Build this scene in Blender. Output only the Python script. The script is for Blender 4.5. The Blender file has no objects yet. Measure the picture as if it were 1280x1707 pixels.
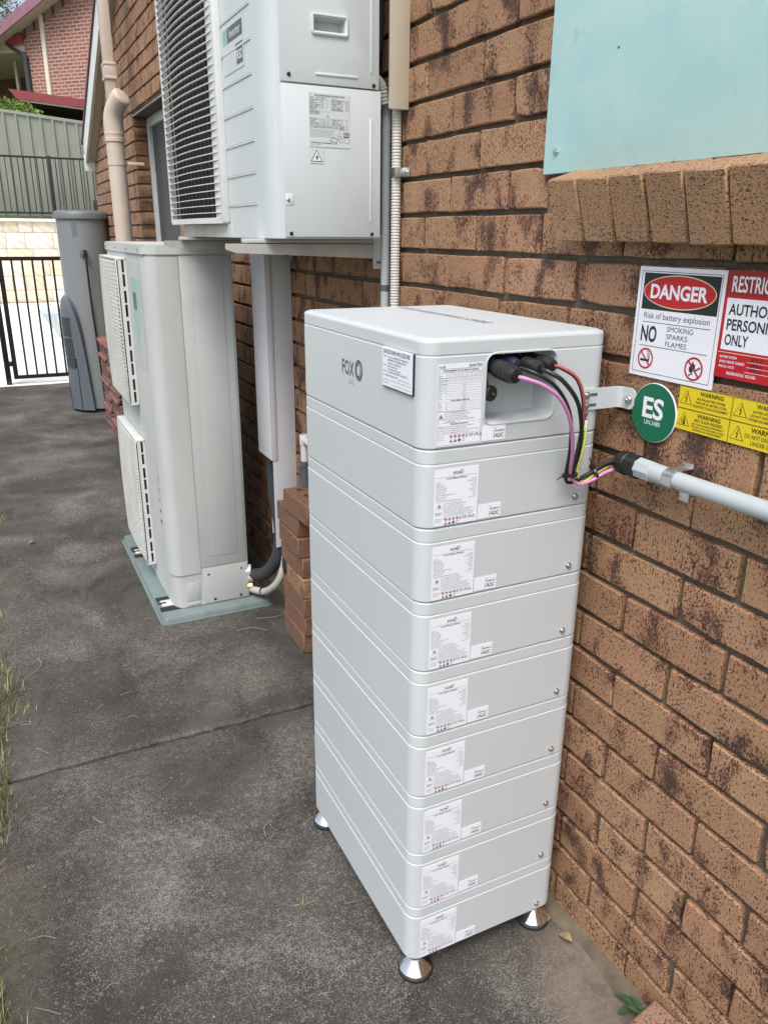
import bpy, bmesh, math, random
from mathutils import Vector, Matrix
random.seed(7)
R = math.radians
scene = bpy.context.scene
C = scene.collection

# ------------------------------------------------------------------ camera, sky, sun, exposure
cam_d = bpy.data.cameras.new('camera')
cam_d.sensor_fit = 'VERTICAL'; cam_d.sensor_height = 36.0; cam_d.sensor_width = 27.0
cam_d.lens = 36.0 * 1305.13 / 1707.0
cam_d.clip_start = 0.02; cam_d.clip_end = 3000
cam = bpy.data.objects.new('camera', cam_d); C.objects.link(cam)
CAM = Vector((-1.0123, 0.0, 1.499))
cam.location = CAM
cam.rotation_euler = (R(70.4987), R(-0.4818), R(-26.1114))
scene.camera = cam

SUN_EL, SUN_AZ = 57.0, 220.0          # the sun stands behind the camera's left shoulder, veiled by cloud
world = bpy.data.worlds.new('World'); scene.world = world; world.use_nodes = True
wn = world.node_tree.nodes; wl = world.node_tree.links
for n in list(wn): wn.remove(n)
out = wn.new('ShaderNodeOutputWorld'); bg = wn.new('ShaderNodeBackground')
sky = wn.new('ShaderNodeTexSky'); sky.sky_type = 'NISHITA'; sky.sun_disc = False
sky.sun_elevation = R(SUN_EL); sky.sun_rotation = R(SUN_AZ)
sky.air_density = 1.0; sky.dust_density = 4.0; sky.ozone_density = 1.0
hs = wn.new('ShaderNodeHueSaturation'); hs.inputs['Saturation'].default_value = 0.64
hs.inputs['Value'].default_value = 1.0
wl.new(sky.outputs[0], hs.inputs['Color']); wl.new(hs.outputs[0], bg.inputs['Color'])
bg.inputs['Strength'].default_value = 0.135
wl.new(bg.outputs[0], out.inputs['Surface'])
sun_d = bpy.data.lights.new('sun', 'SUN'); sun_d.energy = 1.5; sun_d.angle = R(30); sun_d.color = (1.0, 0.975, 0.94)
sun = bpy.data.objects.new('sun', sun_d); C.objects.link(sun)
az = R(SUN_AZ)
to_sun = Vector((math.sin(az) * math.cos(R(SUN_EL)), math.cos(az) * math.cos(R(SUN_EL)), math.sin(R(SUN_EL))))
sun.rotation_euler = (-to_sun).to_track_quat('-Z', 'Y').to_euler()
sun.location = (-3, -3, 8)
scene.view_settings.view_transform = 'Standard'; scene.view_settings.look = 'None'
scene.view_settings.gamma = 1.0; scene.view_settings.use_curve_mapping = False
scene.view_settings.exposure = 0.66
scene.render.engine = 'CYCLES'
scene.cycles.max_bounces = 8

# ------------------------------------------------------------------ materials
MATS = {}
class NT:
    def __init__(s, name):
        s.m = bpy.data.materials.new(name); s.m.use_nodes = True
        s.t = s.m.node_tree; s.n = s.t.nodes
        s.b = s.n['Principled BSDF']; MATS[name] = s.m
    def new(s, k, **kw):
        o = s.n.new(k)
        for a, v in kw.items(): setattr(o, a, v)
        return o
    def link(s, a, b): s.t.links.new(a, b)
    def pos(s, scale=(1, 1, 1)):
        g = s.new('ShaderNodeNewGeometry')
        m = s.new('ShaderNodeVectorMath', operation='MULTIPLY'); m.inputs[1].default_value = scale
        s.link(g.outputs['Position'], m.inputs[0]); return m.outputs[0]
    def noise(s, vec, scale, detail=3, rough=0.55, dist=0.0):
        o = s.new('ShaderNodeTexNoise'); o.inputs['Scale'].default_value = scale
        o.inputs['Detail'].default_value = detail; o.inputs['Roughness'].default_value = rough
        o.inputs['Distortion'].default_value = dist
        if vec is not None: s.link(vec, o.inputs['Vector'])
        return o.outputs['Fac']
    def ramp(s, fac, stops, interp='LINEAR'):
        o = s.new('ShaderNodeValToRGB'); o.color_ramp.interpolation = interp
        el = o.color_ramp.elements
        while len(el) < len(stops): el.new(0.5)
        for e, (p, c) in zip(el, stops):
            e.position = p; e.color = (c, c, c, 1) if isinstance(c, (int, float)) else (*c, 1)
        s.link(fac, o.inputs['Fac']); return o.outputs['Color']
    def mix(s, fac, a, b, mode='MIX'):
        o = s.new('ShaderNodeMix', data_type='RGBA', blend_type=mode)
        for sock, v in ((o.inputs['Factor'], fac), (o.inputs['A'], a), (o.inputs['B'], b)):
            pass
        fi = o.inputs[0]; ai = o.inputs[6]; bi = o.inputs[7]
        if isinstance(fac, (int, float)): fi.default_value = fac
        else: s.link(fac, fi)
        for i, v in ((ai, a), (bi, b)):
            if isinstance(v, tuple): i.default_value = (*v, 1)
            else: s.link(v, i)
        return o.outputs[2]
    def math(s, op, a, b=None, clamp=False):
        o = s.new('ShaderNodeMath', operation=op); o.use_clamp = clamp
        for i, v in ((0, a), (1, b)):
            if v is None: continue
            if isinstance(v, (int, float)): o.inputs[i].default_value = v
            else: s.link(v, o.inputs[i])
        return o.outputs[0]
    def bump(s, h, strength=0.3, dist=0.002):
        o = s.new('ShaderNodeBump'); o.inputs['Strength'].default_value = strength; o.inputs['Distance'].default_value = dist
        s.link(h, o.inputs['Height']); s.link(o.outputs[0], s.b.inputs['Normal'])
    def col(s, c):
        if isinstance(c, tuple): s.b.inputs['Base Color'].default_value = (*c, 1)
        else: s.link(c, s.b.inputs['Base Color'])
    def rough(s, r):
        if isinstance(r, (int, float)): s.b.inputs['Roughness'].default_value = r
        else: s.link(r, s.b.inputs['Roughness'])

def plain(name, col, rough=0.5, metal=0.0, vary=0.08, scale=6.0, bump=0.0, bscale=300, dirt=0.0):
    t = NT(name); t.rough(rough); t.b.inputs['Metallic'].default_value = metal
    p = t.pos()
    n = t.noise(p, scale, 5)
    lo = tuple(c * (1 - vary) for c in col); hi = tuple(min(1, c * (1 + vary)) for c in col)
    c = t.ramp(n, [(0.3, lo), (0.7, hi)])
    if dirt:
        d = t.noise(t.pos((1, 1, 0.35)), 9, 6, 0.65)
        c = t.mix(t.math('MULTIPLY', t.ramp(d, [(0.5, 0.0), (0.75, 1.0)]), dirt), c, (col[0] * .45, col[1] * .43, col[2] * .38))
    t.col(c)
    if bump: t.bump(t.noise(p, bscale, 3), bump, 0.001)
    return t.m

def brick_material(name, stops, pinkish, scorch=True, dens=1.0, streak=False, speck=0.0):
    t = NT(name); t.rough(0.82)
    g = t.new('ShaderNodeNewGeometry'); P = g.outputs['Position']
    at = t.new('ShaderNodeAttribute', attribute_name='rnd')
    oi = t.new('ShaderNodeObjectInfo')
    rnd = t.math('FRACT', t.math('ADD', at.outputs['Fac'], oi.outputs['Random']))
    base = t.ramp(rnd, stops)
    m1 = t.noise(P, 16, 4, 0.6)
    c = t.mix(t.ramp(m1, [(0.42, 0.0), (0.68, 0.75)]), base, pinkish)
    fine = t.noise(P, 260, 3, 0.6)
    c = t.mix(t.ramp(fine, [(0.35, 0.35), (0.65, 0.0)]), c, (0.14, 0.075, 0.04))
    lite = t.noise(P, 420, 2, 0.5)
    c = t.mix(t.ramp(lite, [(0.60, 0.0), (0.72, 0.55)]), c, (0.62, 0.47, 0.33))
    dn = t.noise(P, 11, 3, 0.55)
    sadd = 0.0
    if scorch:
        sv = t.pos((1, 17, 12)); off = t.new('ShaderNodeCombineXYZ')
        t.link(t.math('MULTIPLY', rnd, 37.0), off.inputs[0]); t.link(t.math('MULTIPLY', rnd, 91.0), off.inputs[1])
        va = t.new('ShaderNodeVectorMath', operation='ADD'); t.link(sv, va.inputs[0]); t.link(off.outputs[0], va.inputs[1])
        sc = t.noise(va.outputs[0], 1.0, 2, 0.5)
        br = t.noise(P, 105, 4, 0.75)
        s2 = t.math('ADD', sc, t.math('MULTIPLY', t.math('SUBTRACT', br, 0.5), 0.42))
        halo = t.ramp(s2, [(0.53, 0.0), (0.63, 0.42)])
        c = t.mix(halo, c, (0.16, 0.060, 0.034))
        sadd = t.math('MULTIPLY', t.ramp(sc, [(0.50, 0.0), (0.64, 1.0)]), 0.085)
    # iron specks, thick inside the scorched patches
    vs = t.pos((1, 1, 0.62)) if streak else t.pos((1, 0.8, 1.6))
    sp = t.noise(vs, 300, 2, 0.5, 0.2)
    thr = t.math('ADD', t.math('ADD', sp, t.math('MULTIPLY', t.math('SUBTRACT', dn, 0.5), 0.24 * dens)), sadd)
    spm = t.ramp(thr, [(0.568 + speck, 0.0), (0.618 + speck, 1.0)])
    c = t.mix(t.math('MULTIPLY', spm, 0.88), c, (0.060, 0.024, 0.014))
    sp2 = t.noise(vs, 150, 3, 0.65, 0.3)
    thr2 = t.math('ADD', t.math('ADD', sp2, t.math('MULTIPLY', t.math('SUBTRACT', dn, 0.5), 0.28)), sadd)
    sp2m = t.ramp(thr2, [(0.622 + speck, 0.0), (0.665 + speck, 1.0)])
    c = t.mix(t.math('MULTIPLY', sp2m, 0.85), c, (0.050, 0.020, 0.014))
    if scorch:
        core = t.ramp(s2, [(0.635, 0.0), (0.74, 0.80)])
        c = t.mix(core, c, (0.034, 0.021, 0.021))
    t.col(c)
    hgt = t.math('SUBTRACT', t.math('ADD', t.noise(P, 330, 4, 0.65), t.math('MULTIPLY', t.noise(P, 60, 3), 0.6)), t.math('MULTIPLY', spm, 0.35))
    t.bump(hgt, 0.55, 0.0022)
    return t.m

brick_material('face brick', [(0.0, (0.40, 0.242, 0.130)), (0.2, (0.33, 0.188, 0.098)), (0.4, (0.44, 0.270, 0.148)), (0.6, (0.37, 0.216, 0.114)), (0.8, (0.32, 0.176, 0.094)), (1.0, (0.42, 0.240, 0.138))], (0.39, 0.195, 0.125), streak=True)
brick_material('sill brick', [(0.0, (0.43, 0.255, 0.130)), (1.0, (0.37, 0.215, 0.108))], (0.35, 0.205, 0.135), scorch=False, dens=0.7, speck=0.0)
brick_material('red loose brick', [(0.0, (0.235, 0.095, 0.060)), (0.5, (0.185, 0.095, 0.058)), (1.0, (0.255, 0.085, 0.050))], (0.165, 0.115, 0.082), scorch=False, dens=0.7)
brick_material('pinkish paver', [(0.0, (0.29, 0.155, 0.11)), (1.0, (0.29, 0.155, 0.11))], (0.32, 0.20, 0.15), scorch=False, dens=0.2)

def mortar_mat():
    t = NT('mortar'); t.rough(0.95); p = t.pos()
    n = t.noise(p, 40, 5, 0.65)
    t.col(t.ramp(n, [(0.3, (0.085, 0.070, 0.054)), (0.7, (0.165, 0.138, 0.108))]))
    t.bump(t.noise(p, 240, 4, 0.7), 0.7, 0.003)
mortar_mat()

def concrete_mat():
    t = NT('weathered concrete'); t.rough(0.9); p = t.pos()
    big = t.noise(p, 0.9, 6, 0.6, 0.3)
    c = t.ramp(big, [(0.30, (0.044, 0.040, 0.034)), (0.5, (0.068, 0.062, 0.054)), (0.72, (0.112, 0.104, 0.092))])
    mid = t.noise(p, 7, 6, 0.68)
    c = t.mix(t.ramp(mid, [(0.42, 0.0), (0.68, 0.6)]), c, (0.034, 0.029, 0.026))
    pale = t.noise(p, 1.7, 6, 0.68, 0.6)
    c = t.mix(t.ramp(pale, [(0.48, 0.0), (0.64, 0.62)]), c, (0.145, 0.131, 0.117))
    dk = t.noise(t.pos((1.6, 0.7, 1)), 2.6, 6, 0.66, 0.8)
    c = t.mix(t.ramp(dk, [(0.51, 0.0), (0.63, 0.78)]), c, (0.026, 0.024, 0.021))
    # moss tint
    ms = t.noise(t.pos((1, 1, 1)), 2.3, 5, 0.6)
    c = t.mix(t.ramp(ms, [(0.54, 0.0), (0.70, 0.6)]), c, (0.034, 0.044, 0.030))
    # grain
    gr = t.noise(p, 300, 3, 0.6)
    c = t.mix(t.ramp(gr, [(0.42, 0.75), (0.58, 0.0)]), c, (0.016, 0.014, 0.012))
    # worn aggregate: pale flecks gathered in patches
    pat = t.noise(p, 2.1, 5, 0.62, 0.4)
    fl = t.math('ADD', t.math('MULTIPLY', t.noise(p, 270, 3, 0.7, 0.3), 0.66), t.math('MULTIPLY', t.noise(p, 70, 5, 0.75, 0.6), 0.34))
    th = t.math('ADD', fl, t.math('MULTIPLY', t.math('SUBTRACT', pat, 0.5), 0.42))
    c = t.mix(t.ramp(th, [(0.515, 0.0), (0.605, 0.82)]), c, t.mix(t.noise(p, 33, 3), (0.130, 0.117, 0.104), (0.34, 0.322, 0.292)))
    vo = t.new('ShaderNodeTexVoronoi'); vo.inputs['Scale'].default_value = 70; t.link(p, vo.inputs['Vector'])
    sep = t.new('ShaderNodeSeparateColor'); t.link(vo.outputs['Color'], sep.inputs[0])
    peb = t.math('MULTIPLY', t.ramp(sep.outputs[0], [(0.955, 0.0), (0.965, 1.0)]), t.ramp(vo.outputs['Distance'], [(0.25, 1.0), (0.36, 0.0)]))
    c = t.mix(t.math('MULTIPLY', peb, 0.35), c, (0.26, 0.24, 0.215))
    sepx = t.new('ShaderNodeSeparateXYZ'); t.link(p, sepx.inputs[0])
    wob = t.math('MULTIPLY', t.math('SUBTRACT', t.noise(p, 5, 5, 0.6), 0.5), 0.35)
    # soil creeping in from the lawn side
    ex = t.math('ADD', sepx.outputs[0], wob)
    er = t.ramp(t.math('ADD', t.math('MULTIPLY', ex, -1.0), -0.5), [(0.56, 0.0), (0.74, 0.75)])
    er = t.math('MULTIPLY', er, t.ramp(t.noise(p, 26, 5, 0.7), [(0.35, 0.15), (0.62, 1.0)]))
    c = t.mix(er, c, (0.115, 0.098, 0.066))
    # pale cement smear beside the wall, near end
    dx = t.math('ADD', sepx.outputs[0], 0.045); dy = t.math('ADD', sepx.outputs[1], -0.86)
    d2 = t.math('SQRT', t.math('ADD', t.math('MULTIPLY', t.math('MULTIPLY', dx, dx), 14.0), t.math('MULTIPLY', t.math('MULTIPLY', dy, dy), 4.5)))
    sm = t.ramp(t.math('ADD', d2, t.math('MULTIPLY', wob, 0.9)), [(0.26, 0.75), (0.60, 0.0)])
    sm = t.math('MULTIPLY', sm, t.ramp(t.noise(p, 13, 6, 0.7), [(0.30, 0.35), (0.55, 1.0)]))
    c = t.mix(sm, c, t.mix(t.noise(p, 60, 4), (0.155, 0.118, 0.092), (0.245, 0.195, 0.158)))
    # rust stain by the joint
    dx = t.math('ADD', sepx.outputs[0], 0.70); dy = t.math('ADD', sepx.outputs[1], -2.02)
    d2 = t.math('SQRT', t.math('ADD', t.math('MULTIPLY', dx, dx), t.math('MULTIPLY', dy, dy)))
    c = t.mix(t.ramp(t.math('ADD', d2, t.math('MULTIPLY', wob, 0.6)), [(0.02, 0.12), (0.12, 0.0)]), c, (0.08, 0.035, 0.022))
    jy = t.math('ABSOLUTE', t.math('ADD', sepx.outputs[1], -2.158)); jr = t.ramp(t.math('ADD', jy, t.math('MULTIPLY', t.math('SUBTRACT', t.noise(p, 45, 4, 0.7), 0.5), 0.05)), [(0.002, 0.5), (0.022, 0.0)])
    c = t.mix(jr, c, (0.165, 0.150, 0.132))
    t.col(c)
    h = t.math('ADD', t.noise(p, 170, 5, 0.7), t.math('MULTIPLY', t.noise(p, 14, 4), 0.8))
    t.bump(h, 0.6, 0.003)
concrete_mat()

def lawn_mat():
    t = NT('lawn soil'); t.rough(0.95); p = t.pos()
    t.col(t.mix(t.ramp(t.noise(p, 9, 6, 0.65), [(0.4, 0.0), (0.62, 1.0)]), (0.065, 0.078, 0.03), (0.15, 0.125, 0.07)))
    t.bump(t.noise(p, 60, 5, 0.7), 0.8, 0.01)
lawn_mat()

plain('battery paint', (0.535, 0.575, 0.60), 0.42, vary=0.015, scale=3, bump=0.06, bscale=900)
plain('battery recess', (0.54, 0.575, 0.59), 0.5, vary=0.02)
plain('ac white paint', (0.57, 0.625, 0.65), 0.36, vary=0.03, scale=4, dirt=0.06)
plain('ac grille plastic', (0.66, 0.68, 0.67), 0.5, vary=0.04, dirt=0.15)
plain('aged ac paint', (0.47, 0.495, 0.49), 0.62, vary=0.05, scale=3, dirt=0.16)
plain('aged ac grille', (0.56, 0.58, 0.56), 0.55, vary=0.08, dirt=0.35)
plain('dark interior', (0.02, 0.021, 0.022), 0.7)
plain('fin metal', (0.055, 0.058, 0.06), 0.5, metal=0.3)
plain('bracket steel', (0.50, 0.49, 0.47), 0.45, metal=0.25, vary=0.15, dirt=0.4)
plain('galvanised', (0.62, 0.64, 0.65), 0.32, metal=0.9, vary=0.15, scale=60)
plain('chrome', (0.80, 0.80, 0.79), 0.09, metal=1.0, vary=0.0)
plain('screw steel', (0.62, 0.62, 0.62), 0.28, metal=1.0)
plain('dark screw', (0.05, 0.03, 0.035), 0.4, metal=0.5)
plain('black rubber', (0.018, 0.018, 0.019), 0.6)
plain('black plastic', (0.015, 0.015, 0.017), 0.35)
plain('navy plastic', (0.015, 0.018, 0.05), 0.35)
plain('conduit grey', (0.44, 0.49, 0.51), 0.35, vary=0.03)
plain('flex conduit', (0.56, 0.56, 0.53), 0.5, vary=0.05)
plain('beige duct', (0.56, 0.50, 0.39), 0.5, vary=0.03, dirt=0.1)
plain('white duct', (0.66, 0.68, 0.72), 0.4, vary=0.03, dirt=0.08)
plain('beige pipe', (0.56, 0.475, 0.405), 0.5, vary=0.06, dirt=0.25)
plain('white pvc', (0.72, 0.70, 0.72), 0.4, vary=0.04, dirt=0.2)
plain('dark grey pvc', (0.09, 0.10, 0.105), 0.5)
plain('insulation black', (0.03, 0.034, 0.036), 0.85, vary=0.2, bump=0.3)
plain('insulation tape', (0.38, 0.375, 0.35), 0.7, vary=0.15, scale=40, dirt=0.3)
plain('pad plastic', (0.155, 0.20, 0.20), 0.5, vary=0.12, dirt=0.35)
plain('heater grey', (0.205, 0.222, 0.235), 0.42, vary=0.03)
plain('heater dark grey', (0.105, 0.12, 0.145), 0.42, vary=0.03)
plain('heater mid grey', (0.14, 0.155, 0.172), 0.42, vary=0.03)
plain('roof tile red', (0.22, 0.090, 0.075), 0.75, vary=0.3, scale=14, bump=0.4, bscale=120)
plain('roof tile dull', (0.165, 0.092, 0.082), 0.8, vary=0.3, scale=14, bump=0.4, bscale=120)
plain('gate black', (0.012, 0.012, 0.013), 0.35)
plain('fence black', (0.014, 0.016, 0.016), 0.4)
plain('colorbond', (0.255, 0.268, 0.215), 0.55, vary=0.06, scale=1.5)
plain('colorbond cap', (0.27, 0.285, 0.235), 0.5)
plain('travertine', (0.86, 0.84, 0.79), 0.6, vary=0.05, scale=3)
plain('coping cream', (0.80, 0.76, 0.66), 0.6)
plain('dark maroon', (0.11, 0.035, 0.045), 0.5, vary=0.08)
plain('maroon paint', (0.30, 0.062, 0.070), 0.4, vary=0.08)
plain('faded maroon', (0.26, 0.13, 0.17), 0.5, vary=0.1)
plain('cream paint', (0.72, 0.68, 0.56), 0.5, vary=0.04)
plain('soffit cream', (0.62, 0.56, 0.47), 0.7)
plain('barge white', (0.70, 0.74, 0.72), 0.5, vary=0.06, dirt=0.3)
plain('barge underside', (0.52, 0.50, 0.44), 0.7)
plain('gutter dark', (0.045, 0.052, 0.058), 0.45)
plain('dark room', (0.03, 0.026, 0.022), 0.8)
plain('soldier brick', (0.30, 0.20, 0.165), 0.8, vary=0.2)
plain('soldier brick dark', (0.10, 0.07, 0.065), 0.8, vary=0.2)
plain('timber brown', (0.16, 0.085, 0.05), 0.7, vary=0.2)
plain('window aluminium', (0.62, 0.66, 0.68), 0.4, vary=0.03)
plain('sign white', (0.82, 0.835, 0.90), 0.35, vary=0.01)
plain('label white', (0.80, 0.835, 0.92), 0.4, vary=0.01)
plain('label silver', (0.58, 0.63, 0.64), 0.4, vary=0.02)
plain('ink black', (0.018, 0.02, 0.035), 0.45)
plain('ink navy', (0.03, 0.04, 0.09), 0.45)
plain('ink grey', (0.09, 0.105, 0.115), 0.45)
plain('ink thin', (0.13, 0.14, 0.19), 0.45)
plain('ink pale grey', (0.40, 0.43, 0.44), 0.45)  # print, and the painted groove shade on the hung air conditioner
plain('sign black', (0.012, 0.016, 0.016), 0.35)
plain('sign red', (0.46, 0.012, 0.020), 0.35)
plain('sign dark red', (0.30, 0.016, 0.016), 0.35)
plain('sign cream', (0.75, 0.65, 0.45), 0.4)
plain('sign green', (0.003, 0.135, 0.068), 0.35)
plain('sign yellow', (0.72, 0.56, 0.015), 0.35, vary=0.03)
plain('ink olive', (0.05, 0.036, 0.008), 0.5)
plain('icon red', (0.5, 0.07, 0.07), 0.5)
plain('icon blue', (0.04, 0.12, 0.32), 0.5)
plain('icon amber', (0.45, 0.36, 0.05), 0.5)
plain('sticker teal', (0.24, 0.45, 0.40), 0.4)
plain('cable pink', (0.60, 0.24, 0.50), 0.5, vary=0.03)
plain('cable red', (0.45, 0.10, 0.10), 0.38)
plain('cable green', (0.10, 0.42, 0.08), 0.4)
plain('cable yellow', (0.68, 0.62, 0.05), 0.4)
plain('crimp white', (0.75, 0.74, 0.68), 0.5)
plain('brass', (0.62, 0.48, 0.20), 0.35, metal=0.9)
plain('dry leaf', (0.26, 0.19, 0.10), 0.7, vary=0.25, scale=60)
plain('straw', (0.27, 0.245, 0.175), 0.8, vary=0.2)
plain('grass blade', (0.085, 0.125, 0.03), 0.6, vary=0.3, scale=14)
plain('dry grass blade', (0.31, 0.27, 0.15), 0.7, vary=0.25, scale=14)
plain('weed leaf', (0.035, 0.075, 0.03), 0.5, vary=0.25, scale=30)
plain('pale pebble', (0.30, 0.28, 0.25), 0.8, vary=0.2, scale=40)
plain('hedge leaf', (0.16, 0.235, 0.035), 0.6, vary=0.45, scale=5)
plain('tree leaf', (0.085, 0.10, 0.055), 0.6, vary=0.4, scale=2)
plain('tree bark', (0.12, 0.10, 0.085), 0.9, vary=0.3)
plain('joint dirt', (0.040, 0.034, 0.027), 0.95, vary=0.3, scale=30)
plain('dry soil', (0.12, 0.10, 0.07), 0.95, vary=0.3, scale=20)
plain('hill grass', (0.07, 0.09, 0.035), 0.95, vary=0.3, scale=2)

def teal_board():
    t = NT('teal paint'); t.rough(0.5)
    v = t.noise(t.pos((1, 2.6, 3.4)), 2.6, 6, 0.62, 0.4)
    c = t.ramp(v, [(0.3, (0.45, 0.74, 0.755)), (0.52, (0.52, 0.79, 0.795)), (0.75, (0.60, 0.82, 0.82))])
    v2 = t.noise(t.pos((1, 40, 2.5)), 3.0, 4, 0.6)
    c = t.mix(t.ramp(v2, [(0.4, 0.0), (0.7, 0.35)]), c, (0.49, 0.75, 0.765))
    w = t.noise(t.pos((1, 1.4, 0.9)), 5.5, 4, 0.55)
    c = t.mix(t.ramp(w, [(0.62, 0.0), (0.76, 0.55)]), c, (0.27, 0.57, 0.62))
    d = t.noise(t.pos((1, 1, 0.6)), 24, 4, 0.6)
    c = t.mix(t.ramp(d, [(0.66, 0.0), (0.8, 0.35)]), c, (0.25, 0.30, 0.32))
    t.col(c); t.bump(t.noise(t.pos((1, 60, 4)), 6, 4), 0.12, 0.001)
teal_board()
def stone_mat():
    t = NT('sandstone'); t.rough(0.75)
    oi = t.new('ShaderNodeObjectInfo')
    at = t.new('ShaderNodeAttribute', attribute_name='rnd')
    rnd = t.math('FRACT', t.math('ADD', at.outputs['Fac'], oi.outputs['Random']))
    c = t.ramp(rnd, [(0.0, (0.74, 0.72, 0.69)), (0.35, (0.76, 0.70, 0.60)), (0.6, (0.74, 0.62, 0.43)), (0.8, (0.76, 0.73, 0.70)), (1.0, (0.72, 0.65, 0.60))])
    off = t.new('ShaderNodeCombineXYZ')
    for i in range(3): t.link(t.math('MULTIPLY', rnd, 31.0 + 17 * i), off.inputs[i])
    va = t.new('ShaderNodeVectorMath', operation='ADD'); t.link(t.pos((1.2, 1, 1.6)), va.inputs[0]); t.link(off.outputs[0], va.inputs[1])
    w = t.new('ShaderNodeTexWave'); w.inputs['Scale'].default_value = 2.2; w.inputs['Distortion'].default_value = 4; w.inputs['Detail'].default_value = 3
    w.bands_direction = 'DIAGONAL'; t.link(va.outputs[0], w.inputs['Vector'])
    c = t.mix(t.ramp(w.outputs['Fac'], [(0.55, 0.0), (0.95, 0.28)]), c, (0.48, 0.30, 0.18))
    t.col(c)
stone_mat()
def far_brick():
    t = NT('neighbour brick'); t.rough(0.85)
    g = t.new('ShaderNodeTexCoord')
    b = t.new('ShaderNodeTexBrick'); t.link(g.outputs['UV'], b.inputs['Vector'])
    b.inputs['Scale'].default_value = 1.0; b.inputs['Brick Width'].default_value = 0.24; b.inputs['Row Height'].default_value = 0.086
    b.inputs['Mortar Size'].default_value = 0.014; b.inputs['Mortar Smooth'].default_value = 0.2; b.inputs['Bias'].default_value = -0.55
    b.inputs['Color1'].default_value = (0.30, 0.125, 0.10, 1); b.inputs['Color2'].default_value = (0.075, 0.040, 0.045, 1)
    b.inputs['Mortar'].default_value = (0.52, 0.40, 0.34, 1)
    t.col(t.mix(0.16, b.outputs['Color'], t.ramp(t.noise(g.outputs['UV'], 3.0, 4), [(0.3, (0.22, 0.085, 0.065)), (0.7, (0.36, 0.16, 0.12))])))
    t.bump(b.outputs['Fac'], -0.4, 0.01)
far_brick()
def glass_mat():
    t = NT('window glass'); t.rough(0.06); t.col((0.055, 0.065, 0.068)); t.b.inputs['IOR'].default_value = 1.5
    t.b.inputs['Specular IOR Level'].default_value = 0.4
glass_mat()
def fly_mat():
    t = NT('fly screen'); t.rough(0.55)
    t.col(t.ramp(t.noise(t.pos((1, 1, 0.2)), 4, 3), [(0.3, (0.050, 0.058, 0.062)), (0.7, (0.075, 0.084, 0.088))]))
fly_mat()
def water_mat():
    t = NT('pool water'); t.rough(0.06)
    t.col(t.ramp(t.noise(t.pos(), 1.2, 4), [(0.3, (0.045, 0.24, 0.42)), (0.7, (0.10, 0.34, 0.52))]))
    t.bump(t.noise(t.pos(), 3.0, 3), 0.25, 0.02)
water_mat()

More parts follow.
